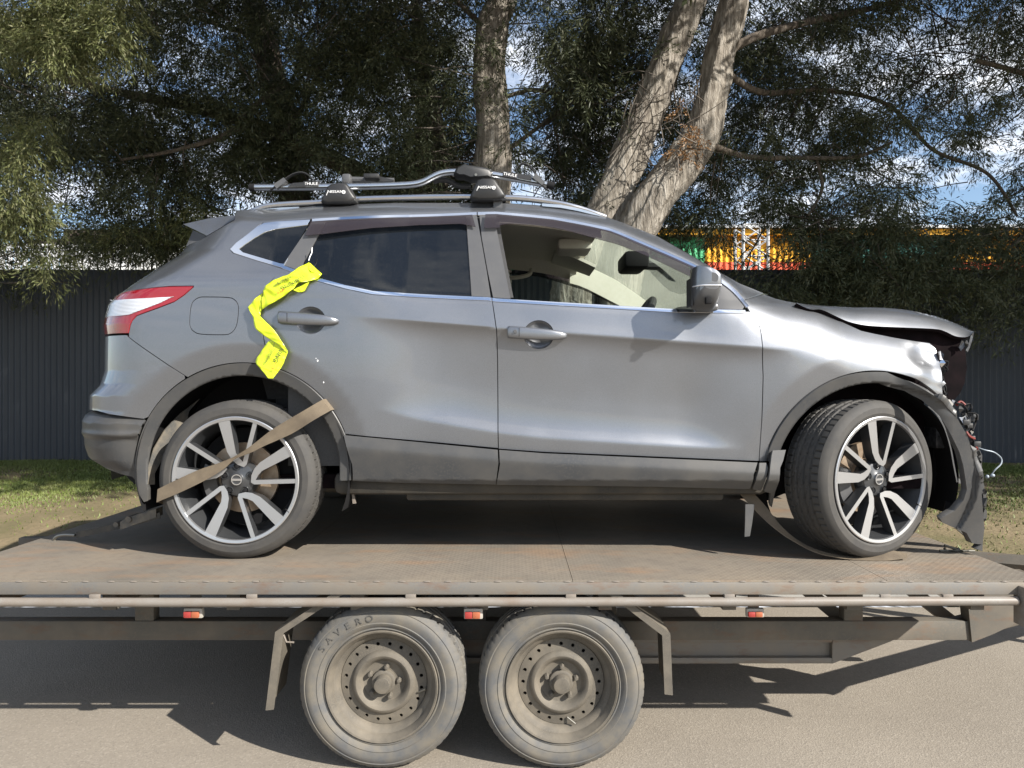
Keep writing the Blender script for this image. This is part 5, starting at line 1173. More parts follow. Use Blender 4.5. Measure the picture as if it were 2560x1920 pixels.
# wheels ----------------------------------------------------------------
TR, RRIM = .331, .262
def spoke_poly():
    P = [(-150, 505), (-80, 240), (-40, 170), (5, 130), (60, 108), (85, 130), (188, 492), (152, 502), (53, 155), (20, 190), (-5, 232), (-50, 520)]; return [(a/547*.262, b/547*.262) for a, b in P]
def car_wheel(loc, steer, flip, grp):
    # local frame: axle along Y, outer face at y = 0 looking -Y
    w = empty('wheel', (0, 0, 0)); 
    ty = MB(); NP = 66; PA = 6                                  # tyre with real grooves and shoulder sipes
    prof = [(.250, .010), (.258, .004), (.275, -.004), (.298, -.003), (.312, .004), (.3215, .014), (.3265, .022)]
    trd = []; ys = np.linspace(.024, .196, 44); grooves = (.060, .092, .128, .160)
    for y in ys:
        g = any(abs(y-q) < .0042 for q in grooves); crown = .331-.006*((y-.11)/.09)**4; trd.append((crown-(.008 if g else 0), y, 1 if (y < .054 or y > .166) else 0))
    prof2 = [(.3265, .198), (.312, .216), (.298, .223), (.275, .224), (.250, .21)]
    full = [(r, y, 2) for r, y in prof]+trd+[(r, y, 2) for r, y in prof2]; v = []; f = []; NA = NP*PA; L = len(full)
    for k in range(NA):
        a = 2*math.pi*k/NA; kk = k % PA
        for r, y, t in full:
            rr = r
            if t == 1 and kk == 0: rr -= .006
            if t == 0 and (k+int(y*400)) % (PA*2) == 0: rr -= .005
            aa = a+ (.0 if t != 0 else (y-.11)*.35)
            if rr > .30: 
                flat = TR-.004
            v.append((rr*math.sin(aa), y, rr*math.cos(aa)))
    f = [(k*L+i, k*L+i+1, ((k+1) % NA)*L+i+1, ((k+1) % NA)*L+i) for k in range(NA) for i in range(L-1)]
    tyre = mesh_obj('tyre', v, f, M['tyre'], w, True, 24)
    rm = MB(); rm.lathe([(.2625, -.001), (.2625, -.006), (.259, -.008), (.248, -.006), (.245, .002), (.240, .03), (.225, .055), (.222, .17), (.245, .20), (.252, .205)], 96, mlist=[0, 0, 0, 0, 1, 1, 1, 1, 1]); rim_o = rm.build('rim', [M['machined'], M['alloy_dark']], w)
    sp = spoke_poly(); sme = None
    for k in range(5):
        if sme is None:
            fm = MB(); n = len(sp); yv = [(-.004+.020*(1-min(1, math.hypot(*q)/.235))) for q in sp]
            ftp = [Vector((x, y, z)) for (x, z), y in zip(sp, yv)]
            cxz = (sum(q[0] for q in sp)/n, sum(q[1] for q in sp)/n)
            bk = []
            for (x, z), y in zip(sp, yv):
                bk.append(Vector((x*1.0, y+.045, z)))
            tri = [(0, 1, 10, 11), (1, 2, 10), (2, 3, 9, 10), (3, 4, 8, 9), (4, 5, 8), (5, 6, 7, 8)]
            fm.add(ftp, [t[::-1] for t in tri], 0); fm.add(ftp+bk, [(i, (i+1) % n, (i+1) % n+n, i+n) for i in range(n)], 1)
            so_ = fm.build('spoke', [M['machined'], M['alloy_dark']], w, True, 20); sme = so_.data
        else:
            so_ = bpy.data.objects.new('spoke', sme); COL.objects.link(so_); so_.parent = w
        so_.rotation_euler = (0, 2*math.pi*k/5, 0)
    hb = MB(); hb.lathe([(0, .012), (.026, .012), (.030, .015), (.050, .018), (.068, .024), (.078, .04), (.078, .07)], 48); hb.build('hub', M['alloy_dark'], w)
    cp = MB(); cp.lathe([(.0, .009), (.024, .009), (.026, .012)], 32); cp.lathe([(.0185, .009), (.0185, .0065), (.0225, .0065), (.0225, .009)], 32, m=1); cp.box((-.020, .0062, -.0045), (.020, .0088, .0045), 1); cp.build('centre_cap', [M['alloy_dark'], M['chrome']], w)
    nme = None
    for k in range(5):
        a = 2*math.pi*(k+.5)/5+.0; c_ = (.055*math.sin(a+.62), 0, .055*math.cos(a+.62))
        nb = MB(); nb.lathe([(0, .010), (.008, .011), (.0095, .016), (.0095, .03)], 12); nb.lathe([(.0125, .019), (.0145, .012), (.0165, .019)], 16, m=1)
        if nme is None: no_ = nb.build('wheel_nut', [M['black'], M['alloy_dark']], w); nme = no_.data
        else: no_ = bpy.data.objects.new('wheel_nut', nme); COL.objects.link(no_); no_.parent = w
        no_.location = c_
    bd = MB(); bd.lathe([(.075, .085), (.148, .085), (.148, .105), (.075, .105)], 48, closed=True); bd.lathe([(.02, .07), (.080, .07), (.082, .09)], 32); bd.build('brake_disc', M['rust_disc'], w)
    cal = MB(); cal.lathe([(.105, .06), (.165, .065), (.165, .12), (.105, .12)], 12, closed=True, a0=-2.2, a1=-1.2); cal.build('brake_caliper', M['gold' if flip == 2 else 'trim_satin'], w)
    bp = MB(); bp.lathe([(.02, .125), (.21, .13)], 32); bp.build('backing_plate', M['black'], w)
    MB().tube([(.205, -.001, -.12), (.222, -.006, -.133)], .003, 6).build('valve_stem', M['black'], w)
    return w
wproto = car_wheel(None, 0, 0, None)
YT = 2.940
spots = [((-1.139, YT, 1.051), 0, 1.0), ((1.528, YT+.012, 1.051), math.radians(23), -.35), ((-1.139, 2*YC-YT, 1.051), math.pi, .3), ((1.528, 2*YC-YT, 1.051), math.pi+math.radians(23), .6)]
for i, (loc, rz, spin) in enumerate(spots):
    w = wproto if i == 0 else copy_tree(wproto)
    w.parent = None; w.location = loc
    w.rotation_mode = 'XYZ'; sp_ang = {0: 0.0, 1: math.radians(-2), 2: .3, 3: .8}[i]
    w.rotation_euler = (Matrix.Rotation(rz, 3, 'Z') @ Matrix.Rotation(sp_ang, 3, 'Y')).to_euler()
    place(w, car)
# ------------------------------------------------------------------ flatbed trailer
trl = empty('flatbed_trailer', (0, 3.84, 0)); tag(trl, 'dusty grey tandem axle flatbed trailer with checker plate deck carrying the car', 'trailer')
DX0, DX1 = -2.22, 1.973
seams = [DX0, -2.098, -.935, .225, 1.387, DX1]
for a, b in zip(seams[:-1], seams[1:]):
    MB().box((a+.001, YD, DECK-.006), (b-.001, YD2, DECK)).build('deck_plate', M['checker'], trl, False)
def ey(u, v, Y=2.64): return W(u, v, Y)
MB().bbox((DX0, YD-.006, .668), (DX1, YD+.030, DECK-.0065), .003).build('edge_channel', M['steel_paint'], trl)
MB().bbox((DX0, YD2-.03, .668), (DX1, YD2+.006, DECK-.0065), .003).build('edge_channel', M['steel_paint'], trl)
for x in (DX0, DX1-.05): MB().box((x, YD+.032, .664), (x+.05, YD2-.032, DECK-.0065)).build('end_channel', M['steel_paint'], trl)
# weld stitches between plate and channel
wm = None; r_ = random.Random(3); x = DX0+.05
while x < DX1-.03:
    if wm is None: o = MB().sphere((0, 0, 0), (.014, .003, .0028), 8, 5).build('weld_bead', M['steel_galv'], trl); wm = o.data
    else: o = bpy.data.objects.new('weld_bead', wm); COL.objects.link(o); place(o, trl)
    o.location = (x, YD-.004, DECK-.0035); x += .088+r_.uniform(-.012, .012)
ZR = CAMH-(1505.5-CY)*2.625/FPX
MB().tube([(DX0-.1, 2.628, ZR), (-1, 2.628, ZR-.002), (0, 2.628, ZR), (1, 2.628, ZR+.001), (1.86, 2.628, ZR+.004)], .0165, 16).build('rope_rail', M['steel_galv'], trl)
MB().tube([(DX0-.1, 2*3.84-2.628, ZR), (1.86, 2*3.84-2.628, ZR)], .0165, 12).build('rope_rail', M['steel_galv'], trl)
for u in (-160, 238, 630, 1027, 1427, 1823, 2212, 2368):
    x = (u-CX)*2.63/FPX; MB().bbox((x-.019, 2.622, ZR+.010), (x+.019, 2.634, .672), .002).build('rail_bracket', M['steel_galv'], trl)
q = W(2555, 1505, 2.63); MB().bbox((q.x-.012, 2.60, q.z-.085), (q.x+.012, 2.66, q.z+.06), .003).build('rail_end_post', M['steel_galv'], trl)
# chassis: lower rails, posts, cross members, braces, spring beams
CZ0, CZ1 = .368, .449
for ya in (3.0, 2*3.84-3.06):
    MB().bbox((-3.2, ya, CZ0), (1.95, ya+.06, CZ1), .004).build('chassis_rail', M['chassis'], trl)
    for x in (-1.55, -.62, -.15, .40, 1.44):
        MB().bbox((x-.04, ya+.004, CZ1-.001), (x+.04, ya+.056, .662), .003).build('chassis_post', M['chassis'], trl)
    MB().prism([(1.93, CZ0-.005), (2.02, CZ0+.03), (2.17, .47), (2.17, .655), (1.90, .655)], ya-.01, ya+.05).build('end_gusset', M['chassis'], trl)
    MB().bbox((-.86, ya+.05, .25), (1.37, ya+.11, .275), .003).build('spring_beam', M['steel_paint'], trl)
    MB().box((-.86, ya+.075, .2755), (1.37, ya+.085, .3395)).build('spring_beam_web', M['steel_paint'], trl)
    MB().bbox((-.86, ya+.05, .34), (1.37, ya+.11, .3665), .003).build('spring_beam', M['steel_paint'], trl)
    MB().extr([(1.37, ya+.05, .25), (1.372, ya+.05, .3665), (1.66, ya+.05, .3665), (1.62, ya+.05, .345)], (0, .06, 0)).build('beam_end', M['steel_paint'], trl)
for x in np.arange(-2.0, 2.0, .465): MB().box((x, YD+.032, .60), (x+.05, YD2-.032, .664)).build('cross_member', M['chassis'], trl)
for (u0, v0, u1, v1, Y) in ((1990, 1472, 2090, 1556, 3.15), (2255, 1474, 2350, 1548, 3.15), (2320, 1474, 2425, 1530, 3.4)):
    a, b = W(u0, v0, Y), W(u1, v1, Y); MB().extr([a, a+Vector((.085, 0, 0)), b+Vector((.085, 0, 0)), b], (0, .05, 0)).build('brace', M['chassis'], trl)
for x in (-.488, .187): MB().tube([(x, 2.84, .314), (x, 4.84, .314)], .035, 10).build('axle', M['chassis'], trl)
# drawbar to the right, off the picture
for y in (3.05, 4.63): MB().tube([(1.9, y, .40), (3.5, 3.84, .42)], .05, 6).build('drawbar', M['chassis'], trl)
MB().tube([(3.4, 3.84, .42), (3.8, 3.84, .44)], .05, 8).build('coupling', M['chassis'], trl)
MB().tube([(3.1, 3.84, .02), (3.1, 3.84, .75)], .03, 8).build('jockey_stand', M['chassis'], trl)

# mudguards of folded checker plate
def guard(pts, sgn):
    P = [W(u, v, 2.645) for u, v in pts]; L = []; 
    mb = MB(); back = [q+Vector((0, .235, 0)) for q in P]; mb.strip(P, back, (0.003*sgn, 0, .002))
    w = [Vector((.034*sgn, 0, -.012)), Vector((.036*sgn, 0, -.006)), Vector((.036*sgn, 0, .004)), Vector((.032*sgn, 0, .02))]
    inn = [q+w[min(i, 3)]*.85 for i, q in enumerate(P)]; mb.strip([q+Vector((0, -.001, 0)) for q in P], [q+Vector((0, -.001, 0)) for q in inn], (0, .003, 0))
    return mb.build('mudguard', M['steel_dusty'], trl, False)
guard([(846, 1474), (688, 1580), (664, 1776)], 1)
guard([(1534, 1474), (1676, 1585), (1682, 1738)], -1)
MB().tube([W(707, 1583, 2.7), W(716, 1605, 2.7), W(735, 1606, 2.7)], .004, 6).build('guard_bracket', M['steel_galv'], trl)

# marker lamps
for (u0, u1, v0, v1) in ((460, 507, 1520, 1545), (1160, 1207, 1521, 1547), (1866, 1910, 1521, 1543)):
    a, b = W(u0, v1, 2.655), W(u1, v0, 2.655); o = MB().bbox((a.x, 2.650, a.z), (b.x, 2.672, b.z), .004).build('marker_lamp', M['lamp_base'], trl)
    k = a.x+(b.x-a.x)*.05; k2 = a.x+(b.x-a.x)*.45; k3 = a.x+(b.x-a.x)*.86
    MB().bbox((k, 2.640, a.z+.004), (k2, 2.652, b.z-.010), .003).build('red_lens', M['lamp_red'], o); MB().bbox((k2+.0006, 2.640, a.z+.004), (k3, 2.652, b.z-.010), .003).build('amber_lens', M['lamp_amber'], o)
    MB().box(((a.x+b.x)/2-.02, 2.672, a.z-.0), ((a.x+b.x)/2+.02, 2.68, .67)).build('lamp_bracket', M['chassis'], o)

# trailer wheels
def disc_holes(r0, r1, nh, rh, hr, y0, y1):
    ring = lambda r, n, c=(0, 0): [Vector((c[0]+r*math.sin(2*math.pi*i/n), c[1]+r*math.cos(2*math.pi*i/n))) for i in range(n)]
    vs = ring(r1, 80); ed = [(i, (i+1) % 80) for i in range(80)]; b = 80; vs += ring(r0, 80); ed += [(b+i, b+(i+1) % 80) for i in range(80)]; H = []
    for k in range(nh):
        a = 2*math.pi*(k+.5)/nh; c_ = (rh*math.sin(a), rh*math.cos(a)); H.append(c_); b = len(vs); vs += ring(hr, 10, c_); ed += [(b+i, b+(i+1) % 10) for i in range(10)]
    V, E, F, *_ = delaunay_2d_cdt(vs, ed, [], 0, 1e-7); out = []
    for f in F:
        c_ = sum((V[i] for i in f), Vector((0, 0)))/len(f)
        if c_.length < r0*.9995 or any((c_-Vector(h)).length < hr*.97 for h in H): continue
        out.append(f)
    fl = lambda r: y0+(y1-y0)*(r-r0)/(r1-r0); mb = MB(); mb.add([(q.x, fl(q.length), q.y) for q in V], [f if True else f for f in out])
    for h in H: mb.add([(h[0]+hr*math.sin(a), fl(rh)+d, h[1]+hr*math.cos(a)) for d in (0, .006) for a in np.linspace(0, 2*math.pi, 11)[:-1]], [(i, (i+1) % 10, (i+1) % 10+10, i+10) for i in range(10)])
    return mb
tw = empty('wheel', (0, 0, 0)); R_ = .315
prof = [(.203, .020), (.212, .008), (.217, .004), (.222, .006), (.232, -.003), (.240, -.006), (.243, -.004), (.262, -.009), (.279, -.006), (.284, -.002), (.288, -.003), (.298, .004), (.3065, .013), (.311, .021)]
v = []; full = [(r, y, 0) for r, y in prof]
for y in np.linspace(.026, .169, 26):
    g = any(abs(y-q) < .0045 for q in (.062, .0975, .133)); full.append((.315-.004*((y-.0975)/.075)**4-(.007 if g else 0), y, 1 if y < .05 or y > .145 else 0))
full += [(r, .195-y, 0) for r, y in prof[::-1]]
NA = 60*5; L = len(full)
for k in range(NA):
    a = 2*math.pi*k/NA
    for r, y, t in full:
        if t and k % 5 == 0: r -= .005
        if r > .3 and r < .312 and k % 5 == 0: r -= .0025
        v.append((r*math.sin(a), y, r*math.cos(a)))
mesh_obj('tyre', v, [(k*L+i, k*L+i+1, ((k+1) % NA)*L+i+1, ((k+1) % NA)*L+i) for k in range(NA) for i in range(L-1)], M['tyre_dusty'], tw, True, 40)
rm = MB(); rm.lathe([(.204, .022), (.211, .008), (.212, .002), (.209, -.001), (.203, .001), (.199, .008), (.191, .016), (.186, .030), (.176, .036), (.166, .050), (.163, .075), (.163, .12)], 72); rm.build('rim', M['steel_dusty'], tw)
disc_holes(.121, .1632, 20, .1445, .0068, .050, .057).build('wheel_disc', M['steel_dusty'], tw, True, 30)
hb = MB(); hb.lathe([(.1212, .050), (.119, .044), (.112, .037), (.103, .034), (.094, .037), (.086, .046), (.078, .058), (.066, .062), (.040, .061)], 64); hb.build('wheel_centre', M['steel_dusty'], tw)
hb = MB(); hb.lathe([(.046, .061), (.045, .045), (.040, .042), (.033, .042), (.032, .018), (.029, .010), (.018, .008), (0, .009)], 36); hb.build('hub_cap', M['steel_dusty'], tw)
nme = None
for k in range(5):
    a = 2*math.pi*k/5+.2
    if nme is None: o = MB().lathe([(.0, .036), (.007, .037), (.0095, .042), (.0105, .062)], 6).build('wheel_nut', M['steel_dusty'], tw, True, 30); nme = o.data
    else: o = bpy.data.objects.new('wheel_nut', nme); COL.objects.link(o); o.parent = tw
    o.location = (.0585*math.sin(a), 0, .0585*math.cos(a))
MB().tube([(.13, .048, -.04), (.16, .034, -.022)], .0035, 6).build('valve_stem', M['hook'], tw)
MB().lathe([(.02, .122), (.163, .12)], 32).build('brake_drum', M['black'], tw)
tpos = [((-.488, 2.662, .314), 0, .0), ((.187, 2.662, .314), 0, 1.1), ((-.488, 2*3.84-2.662, .314), math.pi, .4), ((.187, 2*3.84-2.662, .314), math.pi, 2.)]
TW = []
for i, (loc, rz, s) in enumerate(tpos):
    w = tw if i == 0 else copy_tree(tw); w.location = loc; w.rotation_euler = (Matrix.Rotation(rz, 3, 'Z') @ Matrix.Rotation(s, 3, 'Y')).to_euler(); place(w, trl); TW.append(w)
M['tyre_letter'] = tyre_mat('tyre_lettering', (.055, .056, .056), (.10, .09, .075), .6)
for ch, a in zip('SAVERO', np.radians([-56, -47, -37.5, -28, -18.5, -9.5])):
    v_, f_ = text_mesh(ch, .034, .0022); U = Vector((math.sin(a), 0, math.cos(a))); X = Vector((math.cos(a), 0, -math.sin(a))); O = Vector(tpos[0][0])+U*.262+Vector((0, -.0085, 0))
    mesh_obj('tyre_lettering', [O+X*q.x*1.15+U*q.y+Vector((0, -q.z, 0)) for q in v_], f_, M['tyre_letter'], TW[0], False)

# ------------------------------------------------------------------ roof bars and bicycle carrier
def t8(x, y): return (620+x*.36166, 380+y*.36166)
bars = []
for k, (foot, lab) in enumerate(((([(503, 345), (512, 318), (530, 285), (548, 240), (575, 222), (625, 213), (678, 216), (697, 235), (722, 280), (748, 318), (746, 342), (700, 356), (640, 360), (540, 360)]), 'rear roof bar on black feet clamped to the silver rails'),
                            (([(1533, 312), (1543, 285), (1560, 240), (1585, 195), (1620, 183), (1680, 182), (1712, 192), (1735, 230), (1765, 270), (1782, 300), (1780, 322), (1730, 333), (1600, 334), (1548, 328)]), 'front roof bar on black feet beside the carrier clamp'))):
    cu = np.mean([q[0] for q in foot]); F0 = [W(*t8(a, b), 3.165) for a, b in foot]; c0 = sum(F0, Vector())/len(F0)
    b = empty('roof_bar', (c0.x, YC, c0.z-.03)); tag(b, lab, 'roof bar', 'roof bars on the car'); bars.append(b)
    for flip in (0, 1):
        mb = MB(); n = len(F0); v = []
        for y, s in ((3.150, .80), (3.155, .93), (3.168, 1.), (3.24, 1.), (3.27, .9)):
            for q in F0: v.append(Vector((c0.x+(q.x-c0.x)*s, y, c0.z+(q.z-c0.z)*s)))
        if flip: v = [Vector((q.x, 2*YC-q.y, q.z)) for q in v]
        f = [(j*n+i, (j+1)*n+i, (j+1)*n+(i+1) % n, j*n+(i+1) % n) for j in range(4) for i in range(n)]+[tuple(range(n)), tuple(range(5*n-1, 4*n-1, -1))]
        fo_ = mesh_obj('bar_foot', v, f, M['plastic_black'], b, True, 40)
        if not flip:
            zc_ = W(*t8(*((605, 276) if k == 0 else (1645, 246))), 3.1515); put_text('lettering', 'NISSAN', .0165, zc_+Vector((0, -.004, 0)), (1, 0, 0), (0, 0, 1), M['ink_white'], fo_, squash=1.25)
            rc = W(*t8(*((661, 277) if k == 0 else (1699, 247))), 3.1475); mb = MB(); mb.lathe([(.0058, 0), (.0058, -.001), (.0082, -.001), (.0082, 0)], 20, tuple(rc)); mb.box((rc.x-.0082, rc.y-.0014, rc.z-.0016), (rc.x+.0082, rc.y, rc.z+.0016)); mb.build('emblem', M['ink_white'], fo_)
            lc = W(*t8(*((546, 285) if k == 0 else (1586, 252))), 3.148); MB().extr([lc+Vector((-.004, 0, -.009)), lc+Vector((-.002, 0, -.009)), lc+Vector((.005, 0, .009)), lc+Vector((.003, 0, .009))], (0, .002, 0)).build('stripe_mark', M['ink_white'], fo_)
    MB().tube([(c0.x, 3.17, c0.z+.012), (c0.x, YC, c0.z+.02), (c0.x, 2*YC-3.17, c0.z+.012)], .016, 12, sx=1.8).build('bar_tube', M['alu'], b)

rk = empty('bike_carrier', (W(1000, 460, 3.36).x, 3.36, W(1000, 460, 3.36).z)); tag(rk, 'silver and black roof bicycle carrier lying along the two roof bars', 'bike carrier')
KY = 3.36
ptsr = [(40, 246), (300, 244), (600, 241), (900, 236), (1120, 226), (1210, 208), (1280, 172), (1340, 148), (1420, 138), (1520, 142), (1690, 156), (1850, 184), (2070, 226)]
P = spline([W(*t8(a, b), KY) for a, b in ptsr], 5)
MB().tube(P, .0125, 12, sx=1.15, sz=1.35).build('carrier_rail', M['alu'], rk)
MB().tube([q+Vector((0, -.013, -.006)) for q in P], .0035, 6).build('rail_groove', M['rubber_seal'], rk)
MB().tube([W(*t8(12, 246), KY), W(*t8(48, 246), KY)], .0185, 12).build('end_cap', M['black'], rk); MB().tube([W(*t8(2066, 225), KY), W(*t8(2118, 236), KY)], .0185, 12).build('end_cap', M['black'], rk)
hd = [(1425, 165), (1440, 130), (1480, 108), (1500, 96), (1520, 108), (1600, 118), (1665, 128), (1690, 150), (1685, 190), (1600, 198), (1540, 200), (1490, 180), (1450, 180)]
H0 = [W(*t8(a, b), KY) for a, b in hd]; c0 = sum(H0, Vector())/len(H0); v = []; n = len(H0)
for y, s in ((-.05, .82), (-.042, .95), (-.03, 1.), (.04, 1.), (.05, .85)): v += [Vector((c0.x+(q.x-c0.x)*s, KY+y, c0.z+(q.z-c0.z)*s)) for q in H0]
hd_o = mesh_obj('clamp_head', v, [(j*n+i, (j+1)*n+i, (j+1)*n+(i+1) % n, j*n+(i+1) % n) for j in range(4) for i in range(n)]+[tuple(range(n)), tuple(range(5*n-1, 4*n-1, -1))], M['plastic_black'], rk, True, 35)
q = W(*t8(1575, 158), KY-.052); MB().lathe([(0, -.003), (.006, -.003), (.007, 0)], 14, tuple(q)).build('bolt', M['hook'], hd_o)
MB().tube(spline([W(*t8(a, b), KY+.04) for a, b in ((1280, 205), (1340, 192), (1400, 205), (1460, 235), (1540, 236))], 5), .013, 10).build('pivot_arm', M['rubber_seal'], rk)
MB().tube([W(*t8(1668, 125), KY), W(*t8(1672, 215), KY)], .012, 8).build('clamp_post', M['plastic_black'], rk)
# arm folded flat further in, with its rubber jaw
MB().tube([W(*t8(690, 192), 3.62), W(*t8(1010, 196), 3.62)], [.016, .012], 10).build('folded_arm', M['trim_satin'], rk)
q = W(*t8(690, 186), 3.6); MB().bbox(q-Vector((.025, .03, .03)), q+Vector((.02, .03, .02)), .01).build('arm_knob', M['trim_satin'], rk)
a, b = W(*t8(808, 195), 3.6), W(*t8(915, 162), 3.6); MB().bbox((a.x, 3.56, a.z), (b.x, 3.64, b.z), .006).build('frame_jaw', M['plastic_black'], rk)
MB().extr([W(*t8(920, 170), 3.6), W(*t8(1005, 192), 3.6), W(*t8(1000, 205), 3.6), W(*t8(880, 205), 3.6)], (0, .05, 0)).build('jaw_lever', M['plastic_black'], rk)
for lab in ((435, 220, 0.), (1812, 158, -.2)):
    q = W(*t8(lab[0], lab[1]), KY-.018); w_ = .0345; dz = lab[2]
    X = Vector((math.cos(dz), 0, math.sin(dz)*.9)).normalized(); U = Vector((-X.z, 0, X.x))
    L = [q-X*w_-U*.012, q+X*w_-U*.012, q+X*w_+U*.013, q-X*w_+U*.013]; o = MB().extr(L, (0, .036, 0)).build('label_pad', M['rubber_seal'], rk)
    put_text('lettering', 'THULE', .019, q+Vector((0, -.0012, 0)), X, U, M['ink_white'], o, squash=1.15)
MB().extr([W(*t8(275, 238), KY-.02), W(*t8(395, 238), KY-.02), W(*t8(395, 208), KY-.02), W(*t8(310, 214), KY-.02)], (0, .04, 0)).build('wheel_tray', M['plastic_black'], rk)
MB().extr([W(*t8(1862, 178), KY-.02), W(*t8(1960, 196), KY-.02), W(*t8(1955, 160), KY-.02), W(*t8(1870, 148), KY-.02)], (0, .04, 0)).build('wheel_tray', M['plastic_black'], rk)
for pts, bk in (([(150, 262), (190, 235), (255, 185), (310, 152), (365, 140), (410, 155), (450, 195)], (222, 212, .85)), ([(1850, 130), (1870, 95), (1900, 78), (1940, 95), (1980, 140), (2010, 190), (2050, 245), (2085, 268)], (2012, 190, -1.0))):
    P = spline([W(*t8(a, b), KY-.028) for a, b in pts], 5); MB().strip(P, [q+Vector((0, .026, .0)) for q in P], (.001, 0, .004)).build('wheel_strap', M['rubber_seal'], rk)
    q = W(*t8(bk[0], bk[1]), KY-.03); a_ = bk[2]; X = Vector((math.cos(a_*.75), 0, math.sin(a_*.75))); U = Vector((-X.z, 0, X.x)); MB().extr([q-X*.030-U*.013, q+X*.028-U*.010, q+X*.028+U*.010, q-X*.030+U*.013], (0, .034, 0)).build('strap_buckle', M['trim_satin'], rk, False)
MB().tube([W(645, 423, YC), W(667, 470, YC), W(695, 520, YC)], [.0015, .002, .005], 6).build('aerial', M['black'], car)

# ------------------------------------------------------------------ tie-down straps
def band(name, label, upper, lower, Yf, mat, grp=None, th=.0025):
    U_ = spline([W(u, v, Yf(u)) for u, v in upper], 5); L_ = spline([W(u, v, Yf(u)-.004) for u, v in lower], 5)
    return U_, L_
S1 = empty('wheel_strap', (W(600, 1150, 2.9).x, 2.9, 1.1)); tag(S1, 'faded tan webbing strap pulled across the rear wheel of the car', 'strap', 'tie down straps')
up = [(806, 999), (760, 1026), (686, 1070), (640, 1105), (614, 1124), (582, 1143), (540, 1160), (498, 1174), (440, 1200), (394, 1223)]; dn = [(827, 1026), (785, 1050), (730, 1084), (665, 1113), (631, 1130), (588, 1148), (560, 1172), (520, 1197), (455, 1229), (391, 1256)]
yy = [2.906, 2.89, 2.90, 2.905, 2.905, 2.905, 2.905, 2.91, 2.915, 2.925]
A_ = spline([W(u, v, y) for (u, v), y in zip(up, yy)], 6); B2 = spline([W(u, v, y-.006*math.sin(i*.9)) for i, ((u, v), y) in enumerate(zip(dn, yy))], 6)
mb = MB(); mb.strip(A_, B2, (0, .0022, 0)); mb.strip([A_[0], A_[0]+Vector((.004, .05, .002))], [B2[0], B2[0]+Vector((.004, .05, .002))], (0, .0022, .001)); mb.strip([A_[-1], A_[-1]+Vector((-.012, .05, -.01)), A_[-1]+Vector((.03, .16, -.06))], [B2[-1], B2[-1]+Vector((-.012, .05, -.01)), B2[-1]+Vector((.03, .16, -.06))], (.002, 0, 0)); mb.build('webbing', M['strap'], S1, True, 40)
hk = W(133, 1351, 3.31); tail = [W(400, 1290, 3.12), W(340, 1305, 3.15), W(260, 1325, 3.22), W(190, 1338, 3.28)]
mb = MB(); T = spline(tail, 5); mb.strip([q+Vector((0, 0, .016)) for q in T], [q-Vector((0, 0, .012)) for q in T], (0, .004, 0)); mb.build('lower_webbing', M['strap_dark'], S1)
mb = MB(); a, b = W(300, 1312, 3.16), W(390, 1282, 3.12)
d = (b-a).normalized(); up_ = Vector((0, 0, 1)); mb.extr([a-up_*.022, b-up_*.02, b+up_*.018, a+d*.03+up_*.022, a+up_*.012], (0, .06, 0)); mb.tube([a+Vector((-.02, .0, -.0)), a+Vector((-.02, .07, 0))], .012, 8); mb.tube([a+d*.05+Vector((0, -.01, .012)), a+d*.05+Vector((0, .07, .012))], .014, 8); mb.build('ratchet', M['plastic_dirty'], S1, False)
MB().tube(spline([W(188, 1338, 3.28), W(165, 1337, 3.29), W(145, 1340, 3.30), W(135, 1350, 3.31), W(145, 1358, 3.31), W(128, 1360, 3.31), W(118, 1358, 3.31)], 4), .007, 8).build('hook', M['hook'], S1)
S2 = empty('wheel_strap', (W(2100, 1390, 2.95).x, 2.95, DECK)); tag(S2, 'slack tan strap trailing from the sill to the front tyre', 'strap', 'tie down straps')
up = [(1879, 1229), (1912, 1264), (1956, 1319), (2002, 1356), (2057, 1380), (2129, 1393), (2187, 1387), (2222, 1377), (2268, 1385)]; dn = [(1850, 1236), (1892, 1281), (1935, 1319), (1979, 1348), (2019, 1371), (2071, 1391), (2129, 1398), (2176, 1401), (2245, 1401)]
dn = [(1850, 1236), (1892, 1281), (1938, 1323), (1984, 1354), (2045, 1384), (2126, 1399), (2184, 1402), (2225, 1401), (2268, 1396)]
yu = [3.06, 3.03, 3.0, 2.985, 2.965, 2.96, 2.972, 2.985, 2.985]; yl = [3.055, 3.015, 2.975, 2.955, 2.94, 2.935, 2.925, 2.926, 2.93]
A_ = spline([W(u, v, y) for (u, v), y in zip(up, yu)], 6); B2 = spline([W(u, v, y) for (u, v), y in zip(dn, yl)], 6)
fix = lambda L_: [Vector((q.x, q.y, max(q.z, DECK+.002))) for q in L_]
MB().strip(fix(A_), fix(B2), (0, .0005, .0024)).build('webbing', M['strap'], S2, True, 40)
M['hook_dull'] = Mat('dull_hook_steel', (.10, .095, .08), .5, .4).m
S3 = empty('ratchet_strap', (W(2400, 1390, 3.1).x, 3.1, DECK)); tag(S3, 'dark ratchet strap with bent wire hook on the deck ahead of the front wheel', 'strap', 'tie down straps')
T = spline([W(2285, 1352, 3.45), W(2320, 1362, 3.35), W(2362, 1376, 3.22)], 5); MB().strip([q+Vector((0, 0, .02)) for q in T], [q+Vector((-.02, -.03, .0)) for q in T], (0, .004, .002)).build('webbing', M['strap_dark'], S3)
a = W(2300, 1362, 3.34); b = W(2360, 1380, 3.2); MB().extr([a+Vector((0, 0, -.012)), b+Vector((0, 0, -.012)), b+Vector((0, 0, .02)), a+Vector((0, 0, .026))], (.03, .05, 0)).build('ratchet', M['strap_dark'], S3, False)
